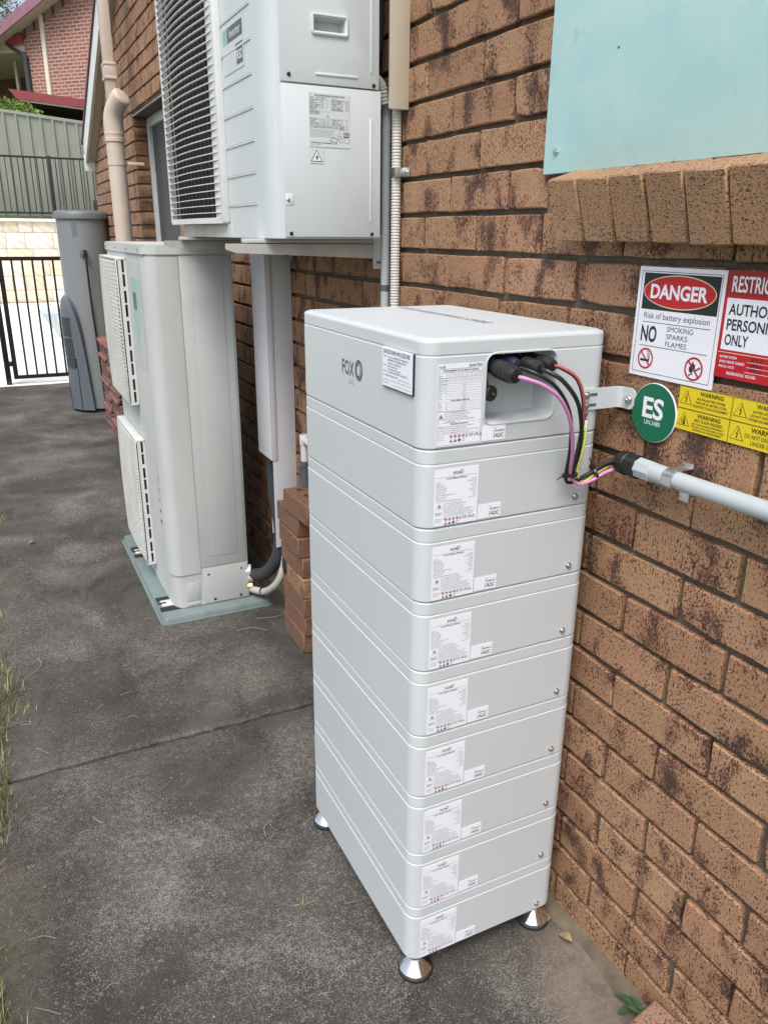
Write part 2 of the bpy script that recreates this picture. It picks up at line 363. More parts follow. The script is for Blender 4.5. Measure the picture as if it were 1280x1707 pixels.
# ------------------------------------------------------------------ mesh helpers
ORIG = {}
class MB:
    def __init__(s): s.v = []; s.f = []; s.m = []; s.mats = []; s.rnd = None
    def mi(s, mat):
        if mat not in s.mats: s.mats.append(mat)
        return s.mats.index(mat)
    def add(s, vs, fs, mat):
        o = len(s.v); i = s.mi(mat)
        s.v += [tuple(v) for v in vs]
        for f in fs: s.f.append(tuple(o + k for k in f)); s.m.append(i)
        return s
    def box(s, lo, hi, mat, bev=0.0):
        lo = Vector(lo); hi = Vector(hi)
        bev = min(bev, 0.42 * min(hi - lo))
        if bev:
            bm = bmesh.new(); bmesh.ops.create_cube(bm, size=1.0)
            for v in bm.verts: v.co = Vector((lo[i] + (v.co[i] + .5) * (hi[i] - lo[i]) for i in range(3)))
            bmesh.ops.bevel(bm, geom=bm.edges[:], offset=bev, segments=2, affect='EDGES', profile=0.5)
            s.add_bm(bm, mat); return s
        x0, y0, z0 = lo; x1, y1, z1 = hi
        return s.add([(x0, y0, z0), (x1, y0, z0), (x1, y1, z0), (x0, y1, z0), (x0, y0, z1), (x1, y0, z1), (x1, y1, z1), (x0, y1, z1)],
                     [(0, 3, 2, 1), (4, 5, 6, 7), (0, 1, 5, 4), (1, 2, 6, 5), (2, 3, 7, 6), (3, 0, 4, 7)], mat)
    def add_bm(s, bm, mat):
        bm.verts.index_update()
        s.add([v.co for v in bm.verts], [[v.index for v in f.verts] for f in bm.faces], mat); bm.free()
    def loft(s, loops, mat, cap0=True, cap1=True, closed=True):
        n = len(loops[0]); vs = [p for l in loops for p in l]; fs = []
        for a in range(len(loops) - 1):
            for i in range(n if closed else n - 1):
                j = (i + 1) % n
                fs.append((a * n + i, a * n + j, (a + 1) * n + j, (a + 1) * n + i))
        if cap0: fs.append(tuple(reversed(range(n))))
        if cap1: fs.append(tuple(range((len(loops) - 1) * n, len(loops) * n)))
        return s.add(vs, fs, mat)
    def lathe(s, c, axis, prof, mat, n=24, cap=True):
        axis = Vector(axis).normalized()
        a = axis.orthogonal().normalized(); b = axis.cross(a)
        c = Vector(c); loops = []
        for r, h in prof:
            loops.append([c + axis * h + (a * math.cos(2 * math.pi * i / n) + b * math.sin(2 * math.pi * i / n)) * r for i in range(n)])
        return s.loft(loops, mat, cap, cap)
    def cyl(s, p0, p1, r, mat, n=16):
        p0 = Vector(p0); p1 = Vector(p1)
        return s.lathe(p0, p1 - p0, [(r, 0), (r, (p1 - p0).length)], mat, n)
    def tube(s, pts, r, mat, n=10, sub=6, smooth=True):
        P = [Vector(p) for p in pts]
        if smooth and len(P) > 2:
            Q = []
            for i in range(len(P) - 1):
                p0 = P[max(i - 1, 0)]; p1 = P[i]; p2 = P[i + 1]; p3 = P[min(i + 2, len(P) - 1)]
                for k in range(sub):
                    t = k / sub
                    Q.append(0.5 * ((2 * p1) + (p2 - p0) * t + (2 * p0 - 5 * p1 + 4 * p2 - p3) * t * t + (3 * p1 - p0 - 3 * p2 + p3) * t ** 3))
            Q.append(P[-1]); P = Q
        up = None; loops = []
        for i, p in enumerate(P):
            d = (P[min(i + 1, len(P) - 1)] - P[max(i - 1, 0)]).normalized()
            if up is None: up = d.orthogonal().normalized()
            up = (up - d * up.dot(d)).normalized(); b = d.cross(up)
            rr = r(i / (len(P) - 1)) if callable(r) else r
            loops.append([p + (up * math.cos(2 * math.pi * k / n) + b * math.sin(2 * math.pi * k / n)) * rr for k in range(n)])
        return s.loft(loops, mat)
    def build(s, name, parent=None, label=None, angle=35, kind=None):
        me = bpy.data.meshes.new(name)
        o0 = ORIG.get(parent.name, Vector((0, 0, 0))) if parent else Vector((0, 0, 0))
        me.from_pydata([Vector(v) - o0 for v in s.v], [], s.f)
        for m in s.mats: me.materials.append(MATS[m])
        me.polygons.foreach_set('material_index', s.m)
        me.polygons.foreach_set('use_smooth', [True] * len(s.f))
        me.set_sharp_from_angle(angle=R(angle))
        if s.rnd is not None:
            a = me.attributes.new('rnd', 'FLOAT', 'POINT'); a.data.foreach_set('value', s.rnd)
        me.update()
        o = bpy.data.objects.new(name, me); C.objects.link(o)
        if parent: o.parent = parent
        ORIG[o.name] = o0
        if label: o['label'] = label
        if kind: o['kind'] = kind
        return o
def thing(name, label, cat, loc=(0, 0, 0), group=None):
    o = bpy.data.objects.new(name, None); C.objects.link(o); o.location = loc; o.empty_display_size = 0.1
    o['label'] = label; o['category'] = cat; o['kind'] = 'thing'
    if group: o['group'] = group
    ORIG[o.name] = Vector(loc); return o
def tag(o, label, cat, group=None):
    o['label'] = label; o['category'] = cat; o['kind'] = 'thing'
    if group: o['group'] = group
    return o
def rrect(x0, x1, y0, y1, z, r, n=6, ins=0.0):
    x0 += ins; x1 -= ins; y0 += ins; y1 -= ins; r = max(r - ins, 0.001); out = []
    for cx, cy, a0 in ((x1 - r, y1 - r, 0), (x0 + r, y1 - r, 90), (x0 + r, y0 + r, 180), (x1 - r, y0 + r, 270)):
        for i in range(n + 1):
            a = R(a0 + 90 * i / n); out.append((cx + r * math.cos(a), cy + r * math.sin(a), z))
    return out
def outward(ob):
    bm = bmesh.new(); bm.from_mesh(ob.data)
    if bm.calc_volume(signed=True) < 0: bmesh.ops.reverse_faces(bm, faces=bm.faces[:])
    bm.to_mesh(ob.data); bm.free()
def boolean(ob, cutter, op='DIFFERENCE', angle=35):
    m = ob.modifiers.new('b', 'BOOLEAN'); m.operation = op; m.object = cutter; m.solver = 'EXACT'
    dg = bpy.context.evaluated_depsgraph_get()
    me = bpy.data.meshes.new_from_object(ob.evaluated_get(dg))
    ob.modifiers.clear(); ob.data = me
    me.polygons.foreach_set('use_smooth', [True] * len(me.polygons)); me.set_sharp_from_angle(angle=R(angle))
    bpy.data.objects.remove(cutter)

# ------------------------------------------------------------------ flat print (lettering and signs)
_tc = {}
def glyphs(txt, bold=0.0, res=2):
    k = (txt, bold, res)
    if k in _tc: return _tc[k]
    cu = bpy.data.curves.new('lettering', 'FONT'); cu.body = txt; cu.size = 1.0; cu.resolution_u = res; cu.offset = bold
    ob = bpy.data.objects.new('lettering', cu); C.objects.link(ob)
    dg = bpy.context.evaluated_depsgraph_get(); dg.update()
    me = bpy.data.meshes.new_from_object(ob.evaluated_get(dg))
    vs = [(v.co.x, v.co.y) for v in me.vertices]; fs = [tuple(p.vertices) for p in me.polygons]
    bpy.data.objects.remove(ob); bpy.data.curves.remove(cu); bpy.data.meshes.remove(me)
    w = max([v[0] for v in vs], default=0); x0 = min([v[0] for v in vs], default=0)
    _tc[k] = ([(x - x0, y) for x, y in vs], fs, w - x0); return _tc[k]
class Sheet:
    """flat printed sheet: coordinates in metres from its top left corner, x right, y down"""
    def __init__(s, org, u, v, step=0.00025):
        s.o = Vector(org); s.u = Vector(u).normalized(); s.w = Vector(v).normalized(); s.n = s.u.cross(s.w).normalized()
        s.mb = MB(); s.step = step
    def P(s, x, y, l): return s.o + s.u * x - s.w * y + s.n * (l * s.step)
    def base(s, w, h, mat, thick=0.0008):
        q = [(0, 0), (w, 0), (w, h), (0, h)]
        a = [s.P(x, y, 0) for x, y in q]; b = [p - s.n * thick for p in a]
        s.mb.add(a + b, [(3, 2, 1, 0), (0, 1, 5, 4), (1, 2, 6, 5), (2, 3, 7, 6), (3, 0, 4, 7), (4, 5, 6, 7)], mat); return s
    def poly(s, pts, mat, l=1):
        s.mb.add([s.P(x, y, l) for x, y in pts], [tuple(reversed(range(len(pts))))], mat); return s
    def rect(s, x0, y0, x1, y1, mat, l=1): return s.poly([(x0, y0), (x1, y0), (x1, y1), (x0, y1)], mat, l)
    def frame(s, x0, y0, x1, y1, t, mat, l=1):
        s.rect(x0, y0, x1, y0 + t, mat, l); s.rect(x0, y1 - t, x1, y1, mat, l)
        s.rect(x0, y0 + t, x0 + t, y1 - t, mat, l); return s.rect(x1 - t, y0 + t, x1, y1 - t, mat, l)
    def ell(s, cx, cy, rx, ry, mat, l=1, n=40):
        return s.poly([(cx + rx * math.cos(2 * math.pi * i / n), cy + ry * math.sin(2 * math.pi * i / n)) for i in range(n)], mat, l)
    def ring(s, cx, cy, rx, ry, t, mat, l=1, n=32):
        vs = []
        for i in range(n):
            a = 2 * math.pi * i / n
            vs.append(s.P(cx + rx * math.cos(a), cy + ry * math.sin(a), l)); vs.append(s.P(cx + (rx - t) * math.cos(a), cy + (ry - t) * math.sin(a), l))
        s.mb.add(vs, [(2 * i, 2 * i + 1, (2 * i + 3) % (2 * n), (2 * i + 2) % (2 * n)) for i in range(n)], mat); return s
    def line(s, x0, y0, x1, y1, t, mat, l=1):
        dx, dy = x1 - x0, y1 - y0; L = math.hypot(dx, dy); nx, ny = -dy / L * t / 2, dx / L * t / 2
        return s.poly([(x0 - nx, y0 - ny), (x1 - nx, y1 - ny), (x1 + nx, y1 + ny), (x0 + nx, y0 + ny)], mat, l)
    def tri(s, cx, y0, h, t, mat, fill=None, l=1):
        w = h * 0.577
        s.poly([(cx, y0), (cx + w, y0 + h), (cx - w, y0 + h)], mat, l)
        if fill: s.poly([(cx, y0 + 2 * t), (cx + w - 1.75 * t, y0 + h - t), (cx - w + 1.75 * t, y0 + h - t)], fill, l + 1)
        return s
    def bolt(s, cx, y0, h, mat, l=3):
        s.poly([(cx + .12 * h, y0), (cx - .17 * h, y0 + .52 * h), (cx + .02 * h, y0 + .50 * h), (cx - .04 * h, y0 + .78 * h), (cx + .08 * h, y0 + .78 * h), (cx + .16 * h, y0 + .40 * h), (cx - .01 * h, y0 + .42 * h), (cx + .2 * h, y0)], mat, l)
        return s.poly([(cx - .1 * h, y0 + .78 * h), (cx + .13 * h, y0 + .78 * h), (cx, y0 + h)], mat, l)
    def text(s, txt, x, y, cap, mat, width=None, bold=0.0, align='L', l=1, res=2):
        """y is the baseline; cap = capital height"""
        if cap < 0.0018 and mat == 'ink black': mat = 'ink thin'      # fine print is a thinner ink
        vs, fs, w = glyphs(txt, bold, res); k = cap / 0.69
        kx = (width / w) if (width and w) else k
        W = w * kx; x0 = x - (W if align == 'R' else W / 2 if align == 'C' else 0)
        s.mb.add([s.P(x0 + a * kx, y - b * k, l) for a, b in vs], [tuple(f) for f in fs], mat); return s
    def build(s, name, parent=None, label=None): return s.mb.build(name, parent, label)

def prohib(s, cx, cy, r, mat='sign red', t=None, l=2):
    t = t or r * 0.17
    s.ring(cx, cy, r, r, t, mat, l); a = r * 0.66
    s.line(cx - a, cy - a, cx + a, cy + a, t * 0.9, mat, l + 1)

exec_order = None
# ------------------------------------------------------------------ ground, path, paving, hill
g = MB(); g.add([(-900, -900, -0.3), (900, -900, -0.3), (900, 900, -0.3), (-900, 900, -0.3)], [(0, 1, 2, 3)], 'hill grass')
g.build('ground', kind='structure')
lw = MB(); NX, NY = 24, 60
vs = []
for j in range(NY + 1):
    for i in range(NX + 1):
        x = -9 + (9 - 1.17) * (i / NX) ** 0.6; y = -3 + 11.9 * j / NY
        vs.append((x, y, -0.014 + random.uniform(-0.006, 0.006) + (0.0 if i > NX - 2 else 0.004)))
lw.add(vs, [(j * (NX + 1) + i, j * (NX + 1) + i + 1, (j + 1) * (NX + 1) + i + 1, (j + 1) * (NX + 1) + i) for j in range(NY) for i in range(NX)], 'lawn soil')
lw.build('lawn', kind='structure')
path = bpy.data.objects.new('path', None); C.objects.link(path); path['kind'] = 'structure'; ORIG[path.name] = Vector((0, 0, 0))
def slab(y0, y1, ztilt=0.0):
    m = MB(); n = 60; b = 0.010
    def edge(x, k): return 0.0018 * math.sin(37 * x + k) + 0.002 * math.sin(11 * x + 2 * k) + random.uniform(-0.0028, 0.0028)
    xs = [-1.185 + 1.215 * i / n for i in range(n + 1)]
    rows = []
    e0 = [edge(x, y0) for x in xs]; e1 = [edge(x, y1) for x in xs]
    rows.append([(x, y0 + e, -0.10) for x, e in zip(xs, e0)])
    rows.append([(x, y0 + e, -b) for x, e in zip(xs, e0)])
    rows.append([(x, y0 + b + e, 0) for x, e in zip(xs, e0)])
    rows.append([(x, y1 - b + e, 0) for x, e in zip(xs, e1)])
    rows.append([(x, y1 + e, -b) for x, e in zip(xs, e1)])
    rows.append([(x, y1 + e, -0.10) for x, e in zip(xs, e1)])
    m.loft(rows, 'weathered concrete', False, False, closed=False)
    for i in (0, n):
        col = [r[i] for r in rows]
        m.add(col, [tuple(range(len(col)))] if i == 0 else [tuple(reversed(range(len(col))))], 'weathered concrete')
    m.build('slab', path)
slab(-1.2, 2.149); slab(2.168, 4.551); slab(4.563, 8.86)
m = MB(); m.box((-1.18, -1.2, -0.09), (0.02, 8.8, -0.022), 'joint dirt'); m.build('joint_fill', path)
# bright paving round the pool, with its pool
pv = MB()
def quad(m, x0, y0, x1, y1, z, mat): m.add([(x0, y0, z), (x1, y0, z), (x1, y1, z), (x0, y1, z)], [(0, 1, 2, 3)], mat)
PX0, PX1, PY0, PY1 = -0.10, 6.0, 12.9, 17.9
pv.box((-9, 8.88, -0.28), (PX0, 19.6, 0.0), 'travertine'); pv.box((PX0, 8.88, -0.28), (9, PY0, 0.0), 'travertine')
pv.box((PX0, PY1, -0.28), (9, 19.6, 0.0), 'travertine'); pv.box((PX1, PY0, -0.28), (9, PY1, 0.0), 'travertine')
pv.build('paving', kind='structure')
gr = MB()
for k in range(1, 18):
    yy = 8.9 + 0.6 * k
    gr.box((-3, yy, 0.0005), (PX0, yy + 0.006, 0.0015), 'coping cream')
gr.build('paving_joints', kind='structure')
pl = MB(); quad(pl, PX0, PY0, PX1, PY1, -0.09, 'pool water'); pl.build('water', kind='structure')
# hillside that carries the neighbour's house
hm = MB()
hm.add([(-30, 19.85, 1.70), (40, 19.85, 1.70), (40, 23, 2.6), (-30, 23, 2.6), (40, 30, 4.3), (-30, 30, 4.3), (60, 80, 6), (-60, 80, 6)],
       [(0, 1, 2, 3), (3, 2, 4, 5), (5, 4, 6, 7)], 'hill grass')
hm.build('hillside', kind='structure')

# ------------------------------------------------------------------ the brick house wall
house = thing('brick_house', 'tan speckled brick house wall with raked joints along the path', 'house wall', (0, 0, 0))
Z0 = 1.2886; CO = 0.086
def barge_z(y): return 2.067 + (7.745 - y) * 0.4925
def project(p):
    q = cam.rotation_euler.to_matrix().transposed() @ (Vector(p) - CAM)
    if q.z > -0.05: return None
    return (640 + 1305.13 * q.x / -q.z, 853.5 - 1305.13 * q.y / -q.z)
_var = {}
def brick_shape(L, seed, H=0.0742, D=0.035):
    rg = random.Random(seed); h = H / 2; l = L / 2
    per = [(-l, -h), (-l / 3, -h), (l / 3, -h), (l, -h), (l, 0), (l, h), (l / 3, h), (-l / 3, h), (-l, h), (-l, 0)]
    per = [(a + rg.uniform(-.0014, .0014), b + rg.uniform(-.0014, .0014)) for a, b in per]
    if rg.random() < 0.25:
        k = rg.choice((0, 3, 5, 8)); a, b = per[k]; per[k] = (a * (1 - .008 / l), b * (1 - .006 / h))
    bv = rg.uniform(0.0014, 0.0028)
    fr = [(rg.uniform(-.0007, .0007), a - math.copysign(bv, a) * (abs(a) > l * .8), b - math.copysign(bv, b) * (abs(b) > h * .6)) for a, b in per]
    md = [(bv, a, b) for a, b in per]; bk = [(D, a, b) for a, b in per]
    n = 10; vs = fr + md + bk
    fs = [tuple(range(n))]
    for k in (0, 1):
        for i in range(n): j = (i + 1) % n; fs.append((k * n + i, (k + 1) * n + i, (k + 1) * n + j, k * n + j))
    return vs, [tuple(reversed(f)) for f in fs] if False else fs
def brick_mesh(L, var, mat):
    k = (round(L, 3), var, mat)
    if k not in _var:
        vs, fs = brick_shape(L, hash(k[:2]) & 0xffff if False else int(L * 1000) * 17 + var)
        me = bpy.data.meshes.new('brick'); me.from_pydata(vs, [], fs); me.materials.append(MATS[mat])
        me.polygons.foreach_set('use_smooth', [True] * len(fs)); me.set_sharp_from_angle(angle=R(22)); me.update()
        _var[k] = me
    return _var[k]
OPEN = [(-0.35, 1.345, 1.560, 2.60), (4.62, 5.793, 0.60, 2.205)]     # boarded window; sliding window
bricks = []
rw = random.Random(3)
for k in range(-28, 15):
    zt = Z0 - CO * k - 0.006; zb = zt - 0.0742; zc = (zt + zb) / 2
    if k <= -2: ph = 0.15 if k % 2 == 0 else 0.65
    else: ph = 0.69 if k % 2 == 0 else 0.215
    e = (ph - 4) * 0.24
    while e < 8.2:
        y0, y1 = e + 0.005 + rw.uniform(-.003, .003), e + 0.24 - 0.005 + rw.uniform(-.003, .003)
        segs = [(y0, y1)]
        for (oy0, oy1, oz0, oz1) in OPEN:
            if zc > oz0 and zc < oz1:
                ns = []
                for a, b in segs:
                    if b <= oy0 or a >= oy1: ns.append((a, b)); continue
                    if a < oy0 - .03: ns.append((a, oy0))
                    if b > oy1 + .03: ns.append((oy1, b))
                segs = ns
        for a, b in segs:
            b = min(b, 7.90); a = max(a, -0.9)
            if b - a < 0.03: continue
            if zc > barge_z((a + b) / 2) + 0.08: continue
            bricks.append((a, b, zc))
        e += 0.24
def occluded(px, py):
    # behind the battery, the wall air conditioner or the standing unit
    if 512 < px < 1012 - (py - 548) * 0.097 and py > 525: return True
    if 270 < px < 635 and py < 400: return True
    if 180 < px < 410 and 395 < py < 1000: return True
    return False
scored = []
for i, (a, b, zc) in enumerate(bricks):
    q = [project((0, y, z)) for y in (a, b) for z in (zc - .038, zc + .038)]
    s = 0
    if all(q):
        cx = sum(p[0] for p in q) / 4; cy = sum(p[1] for p in q) / 4
        if -40 < cx < 1340 and -40 < cy < 1747 and not occluded(cx, cy):
            xs = [p[0] for p in q]; s = abs(q[0][0] - q[2][0]) * abs(q[0][1] - q[1][1])
    scored.append((s, i))
scored.sort(reverse=True)
single = {i for s, i in scored[:296] if s > 60}
stuff = MB(); stuff.rnd = []
for i, (a, b, zc) in enumerate(bricks):
    L = b - a; Lq = round(L / 0.006) * 0.006; var = rw.randrange(6)
    dx = rw.uniform(-.0015, .0015)
    if i in single:
        o = bpy.data.objects.new('brick', brick_mesh(Lq, var, 'face brick')); C.objects.link(o)
        o.parent = house; o.location = (dx, (a + b) / 2, zc); o.rotation_euler = (rw.uniform(-.004, .004), rw.uniform(-.008, .008), rw.uniform(-.003, .003))
    else:
        vs, fs = brick_shape(L, int(L * 1000) * 17 + var)
        stuff.add([(x + dx, y + (a + b) / 2, z + zc) for x, y, z in vs], fs, 'face brick')
        stuff.rnd += [rw.random()] * len(vs)
stuff.build('brick_infill', house, 'tan bricks of the far and upper wall', 22, 'stuff')
# mortar backing with the openings left out
mo = MB()
def mor(y0, y1, z0, z1): mo.box((0.0125, y0, z0), (0.10, y1, z1), 'mortar')
mor(-0.9, 1.345, -0.1, 1.50); mor(-0.9, 1.345, 2.6, 3.7); mor(-0.9, -0.35, 1.5, 2.6)
mor(1.345, 4.62, -0.1, 3.7); mor(4.62, 5.793, -0.1, 0.60)
def mpoly(pts): # (y,z) polygon prism
    n = len(pts); vs = [(0.0125, y, z) for y, z in pts] + [(0.10, y, z) for y, z in pts]
    mo.add(vs, [tuple(reversed(range(n))), tuple(range(n, 2 * n))] + [(i, (i + 1) % n, n + (i + 1) % n, n + i) for i in range(n)], 'mortar')
mpoly([(4.62, 2.205), (5.793, 2.205), (5.793, barge_z(5.793) + .05), (4.62, barge_z(4.62) + .05)])
mpoly([(5.793, -0.1), (7.895, -0.1), (7.895, barge_z(7.895) + .05), (5.793, barge_z(5.793) + .05)])
mo.build('mortar', house)
# far corner return of the house
rt = MB(); rt.rnd = []
for k in range(-9, 15):
    zc = Z0 - CO * k - 0.043
    for j in range(6):
        x0 = 0.05 + j * 0.24 - (0.12 if k % 2 else 0)
        a, b = max(x0, 0.0) + .005, x0 + .235
        vs, fs = brick_shape(b - a, k * 7 + j + 100)
        if zc < 1.95:
            rt.add([((a + b) / 2 - y, 7.90 - x, z + zc) for x, y, z in vs], fs, 'face brick'); rt.rnd += [rw.random()] * len(vs)
rt.build('return_brick', house, 'bricks of the far corner return', 50, 'stuff')
# sliding window in its brick reveal
jm = MB(); jm.rnd = []
for k in range(-12, 8):
    zc = Z0 - CO * k - 0.043
    if not 0.6 < zc < 2.2: continue
    for (yy, s) in ((5.797, -1),):
        vs, fs = brick_shape(0.10, k + 40)
        jm.add([(0.052 + y, yy + x - .012, z + zc) for x, y, z in vs], fs, 'face brick'); jm.rnd += [rw.random()] * len(vs)
jm.build('reveal_brick', house, 'brick ends in the window reveal', 50, 'stuff')
win = MB(); win.box((0.135, 4.62, 0.6), (0.17, 5.79, 2.2), 'dark room'); win = win.build('window', house)
fr = MB()
for y0, y1, z0, z1 in ((5.735, 5.79, 0.62, 2.20), (4.62, 4.67, 0.62, 2.20), (4.67, 5.735, 2.145, 2.20), (4.67, 5.735, 0.62, 0.68), (4.86, 4.91, 0.68, 2.145)):
    fr.box((0.088, y0, z0), (0.134, y1, z1), 'window aluminium', 0.003)
fr.build('frame', win)
pn = MB(); pn.box((0.112, 4.91, 0.68), (0.116, 5.735, 2.145), 'fly screen'); pn.box((0.116, 4.67, 0.68), (0.12, 4.86, 2.145), 'window glass'); pn.build('pane', win)
ln = MB(); ln.box((0.002, 4.55, 2.207), (0.10, 5.86, 2.212), 'galvanised'); ln.build('lintel', house)
# sloping barge board and roof edge at the far end
bg_ = MB()
def slope_plank(m, y0, y1, off0, off1, x0, x1, mat):
    pts = [(y0, barge_z(y0) + off0), (y1, barge_z(y1) + off0), (y1, barge_z(y1) + off1), (y0, barge_z(y0) + off1)]
    m.add([(x0, y, z) for y, z in pts] + [(x1, y, z) for y, z in pts], [(0, 1, 2, 3), (7, 6, 5, 4), (0, 4, 5, 1), (1, 5, 6, 2), (2, 6, 7, 3), (3, 7, 4, 0)], mat)
slope_plank(bg_, 4.4, 7.76, 0.0, 0.175, -0.080, -0.060, 'barge white')
bg_.build('barge_board', house)
sf = MB(); slope_plank(sf, 4.4, 7.76, 0.012, 0.022, -0.060, 0.02, 'barge underside'); sf.build('soffit', house)
rf = MB(); slope_plank(rf, 4.4, 7.82, 0.177, 0.205, -0.092, 2.5, 'dark maroon'); rf.build('roof', house)
fg = MB(); fg.box((-0.082, 7.76, 2.00), (0.0, 7.82, 2.13), 'barge white', 0.004); fg.build('barge_end', house)
# row-lock sill under the boarded window
sill = MB(); sill.box((0.004, -0.35, 1.503), (0.09, 1.343, 1.585), 'mortar'); sill = sill.build('window_sill', house)
ta = R(17)
for i in range(19):
    yc = 1.2085 - i * 0.0806; rg = random.Random(50 + i)
    bm = bmesh.new(); bmesh.ops.create_cube(bm, size=1.0)
    bmesh.ops.subdivide_edges(bm, edges=bm.edges[:], cuts=1)
    for v in bm.verts:
        v.co = Vector((v.co.x * 0.150, v.co.y * 0.0775, v.co.z * 0.108)) + Vector((rg.uniform(-.0012, .0012) for _ in range(3)))
    bmesh.ops.bevel(bm, geom=[e for e in bm.edges if e.calc_face_angle(0) > 1], offset=0.0028, segments=1, affect='EDGES')
    rot = Matrix.Rotation(-ta, 3, 'Y') @ Matrix.Rotation(rg.uniform(-.012, .012), 3, 'X')
    c = Vector((0.0125, yc + rg.uniform(-.0015, .0015), 1.5623 + rg.uniform(-.0015, .0015)))
    for v in bm.verts: v.co = c + rot @ v.co
    q = MB(); q.add_bm(bm, 'sill brick'); q.build('brick', sill, angle=40)
# weeds of dirt along the wall foot
df = MB(); rd = random.Random(5); vs = []
N = 120
for i in range(N + 1):
    y = -0.9 + 8.8 * i / N
    w = 0.018 + 0.022 * rd.random()
    vs += [(0.012, y, 0.012 + 0.014 * rd.random()), (-w * .5, y, 0.007 + 0.006 * rd.random()), (-w, y, -0.002)]
df.add(vs, [(3 * i + k, 3 * i + k + 1, 3 * i + k + 4, 3 * i + k + 3) for i in range(N) for k in (0, 1)], 'dry soil')
df.build('dirt_strip', kind='structure')

# ------------------------------------------------------------------ teal board over the window
bd = thing('window_board', 'pale teal painted board screwed over the window above the sloping brick sill', 'board', (-0.012, 0.6, 1.6))
m = MB(); m.box((-0.0135, -0.40, 1.611), (-0.0035, 1.343, 2.66), 'teal paint', 0.0012); m.build('panel', bd)
for (y, z) in ((1.306, 1.648), (1.306, 2.30), (0.55, 1.66)):
    m = MB(); m.lathe((-0.0135, y, z), (-1, 0, 0), [(0.0075, 0), (0.0075, 0.0012), (0.0045, 0.003), (0.0045, 0.006), (0.0018, 0.0065)], 'screw steel', 10)
    m.build('screw', bd)

for (y, z) in ((0.965, 1.862), (0.81, 1.785), (1.16, 1.795)):
    m = MB(); m.lathe((-0.0135, y, z), (-1, 0, 0), [(0.0022, -0.0005), (0.0020, 0.0006)], 'dark screw', 8); m.build('nail_head', bd)

# ------------------------------------------------------------------ battery tower
XL, XR, YF, YB = -0.4116, -0.0393, 1.0785, 1.632
HB, MH, TH = 0.0565, 0.1387, 0.1797
bat = thing('battery_tower', 'tall pale grey battery stack of eight modules standing on chrome feet', 'battery', ((XL + XR) / 2, (YF + YB) / 2, 0))
CR = 0.030
def module_loops(z, h, band=0.0255):
    pr = [(0.0, 0.004), (0.0012, 0.0015), (0.0032, 0.0), (h - band - 0.0022, 0.0), (h - band - 0.0010, 0.0008), (h - band - 0.0006, 0.0014), (h - band + 0.0002, 0.0014),
          (h - band + 0.0008, 0.0010), (h - band + 0.002, 0.0006), (h - 0.0030, 0.0006), (h - 0.0012, 0.0018), (h - 0.0004, 0.0042)]
    return [rrect(XL, XR, YF, YB, z + a, CR, 11, i) for a, i in pr]
def battery_label(s):
    s.base(0.086, 0.100, 'label white', 0.0006)
    k = 'ink thin'
    s.text('FOX', 0.036, 0.0110, 0.0050, 'ink black', bold=0.02); s.ring(0.0520, 0.0070, 0.0030, 0.0036, 0.0011, 'ink black', 1, 14)
    s.rect(0.003, 0.0140, 0.083, 0.0144, k)
    s.text('Li-ion Battery Module', 0.043, 0.0182, 0.0028, 'ink black', width=0.040, bold=0.02, align='C')
    L = ['Model', 'Battery type', 'Rated capacity', 'Nominal energy', 'Nominal voltage', 'Voltage range', 'Max. charge/discharge current', 'Ingress protection', 'Protective class', 'Operating charge/discharge temperature']
    Rr = ['Module', 'LFP (LiFePO4)', '100 Ah', '4.66 kWh', '46.6 V', '40.6-52.2 V', '50/50 A', 'IP65', 'Class I', '-20 to 55 \u00b0C']
    for i, (a, b) in enumerate(zip(L, Rr)):
        y = 0.0235 + i * 0.0037
        s.text(a, 0.0035, y, 0.0021, 'ink black', res=1); s.text(b, 0.0825, y - 0.001, 0.0021, 'ink black', align='R', res=1)
    s.tri(0.0105, 0.0605, 0.0062, 0.0007, 'ink black', 'icon amber'); s.text('CAUTION', 0.0105, 0.0695, 0.0016, 'ink black', align='C', res=1)
    W = ['Do not disassemble the battery.', 'Do not immerse the battery in water.', 'Do not short-circuit the battery.', 'Do not leave the battery near fire.', 'If leaking, at fire, wet or damaged, switch off the', 'DC breaker and move away from the battery.', 'Do not touch any leaking liquids. Do not use water', 'to spray. The outside fire extinguishers should be', 'used.']
    for i, a in enumerate(W): s.text(a, 0.0195, 0.0612 + i * 0.0033, 0.0020, 'ink black', res=1)
    s.text('Emergency', 0.003, 0.0772, 0.0020, 'ink black', bold=0.02, res=1); s.text('Situations', 0.003, 0.0802, 0.0020, 'ink black', bold=0.02, res=1)
    icons(s, 0.024, 0.0895, 0.0028)
    for i, a in enumerate(('Manufacturer address', 'Made in China', 'www.energy')): s.text(a, 0.003, 0.0880 + i * 0.0026, 0.0015, 'ink thin', res=1)
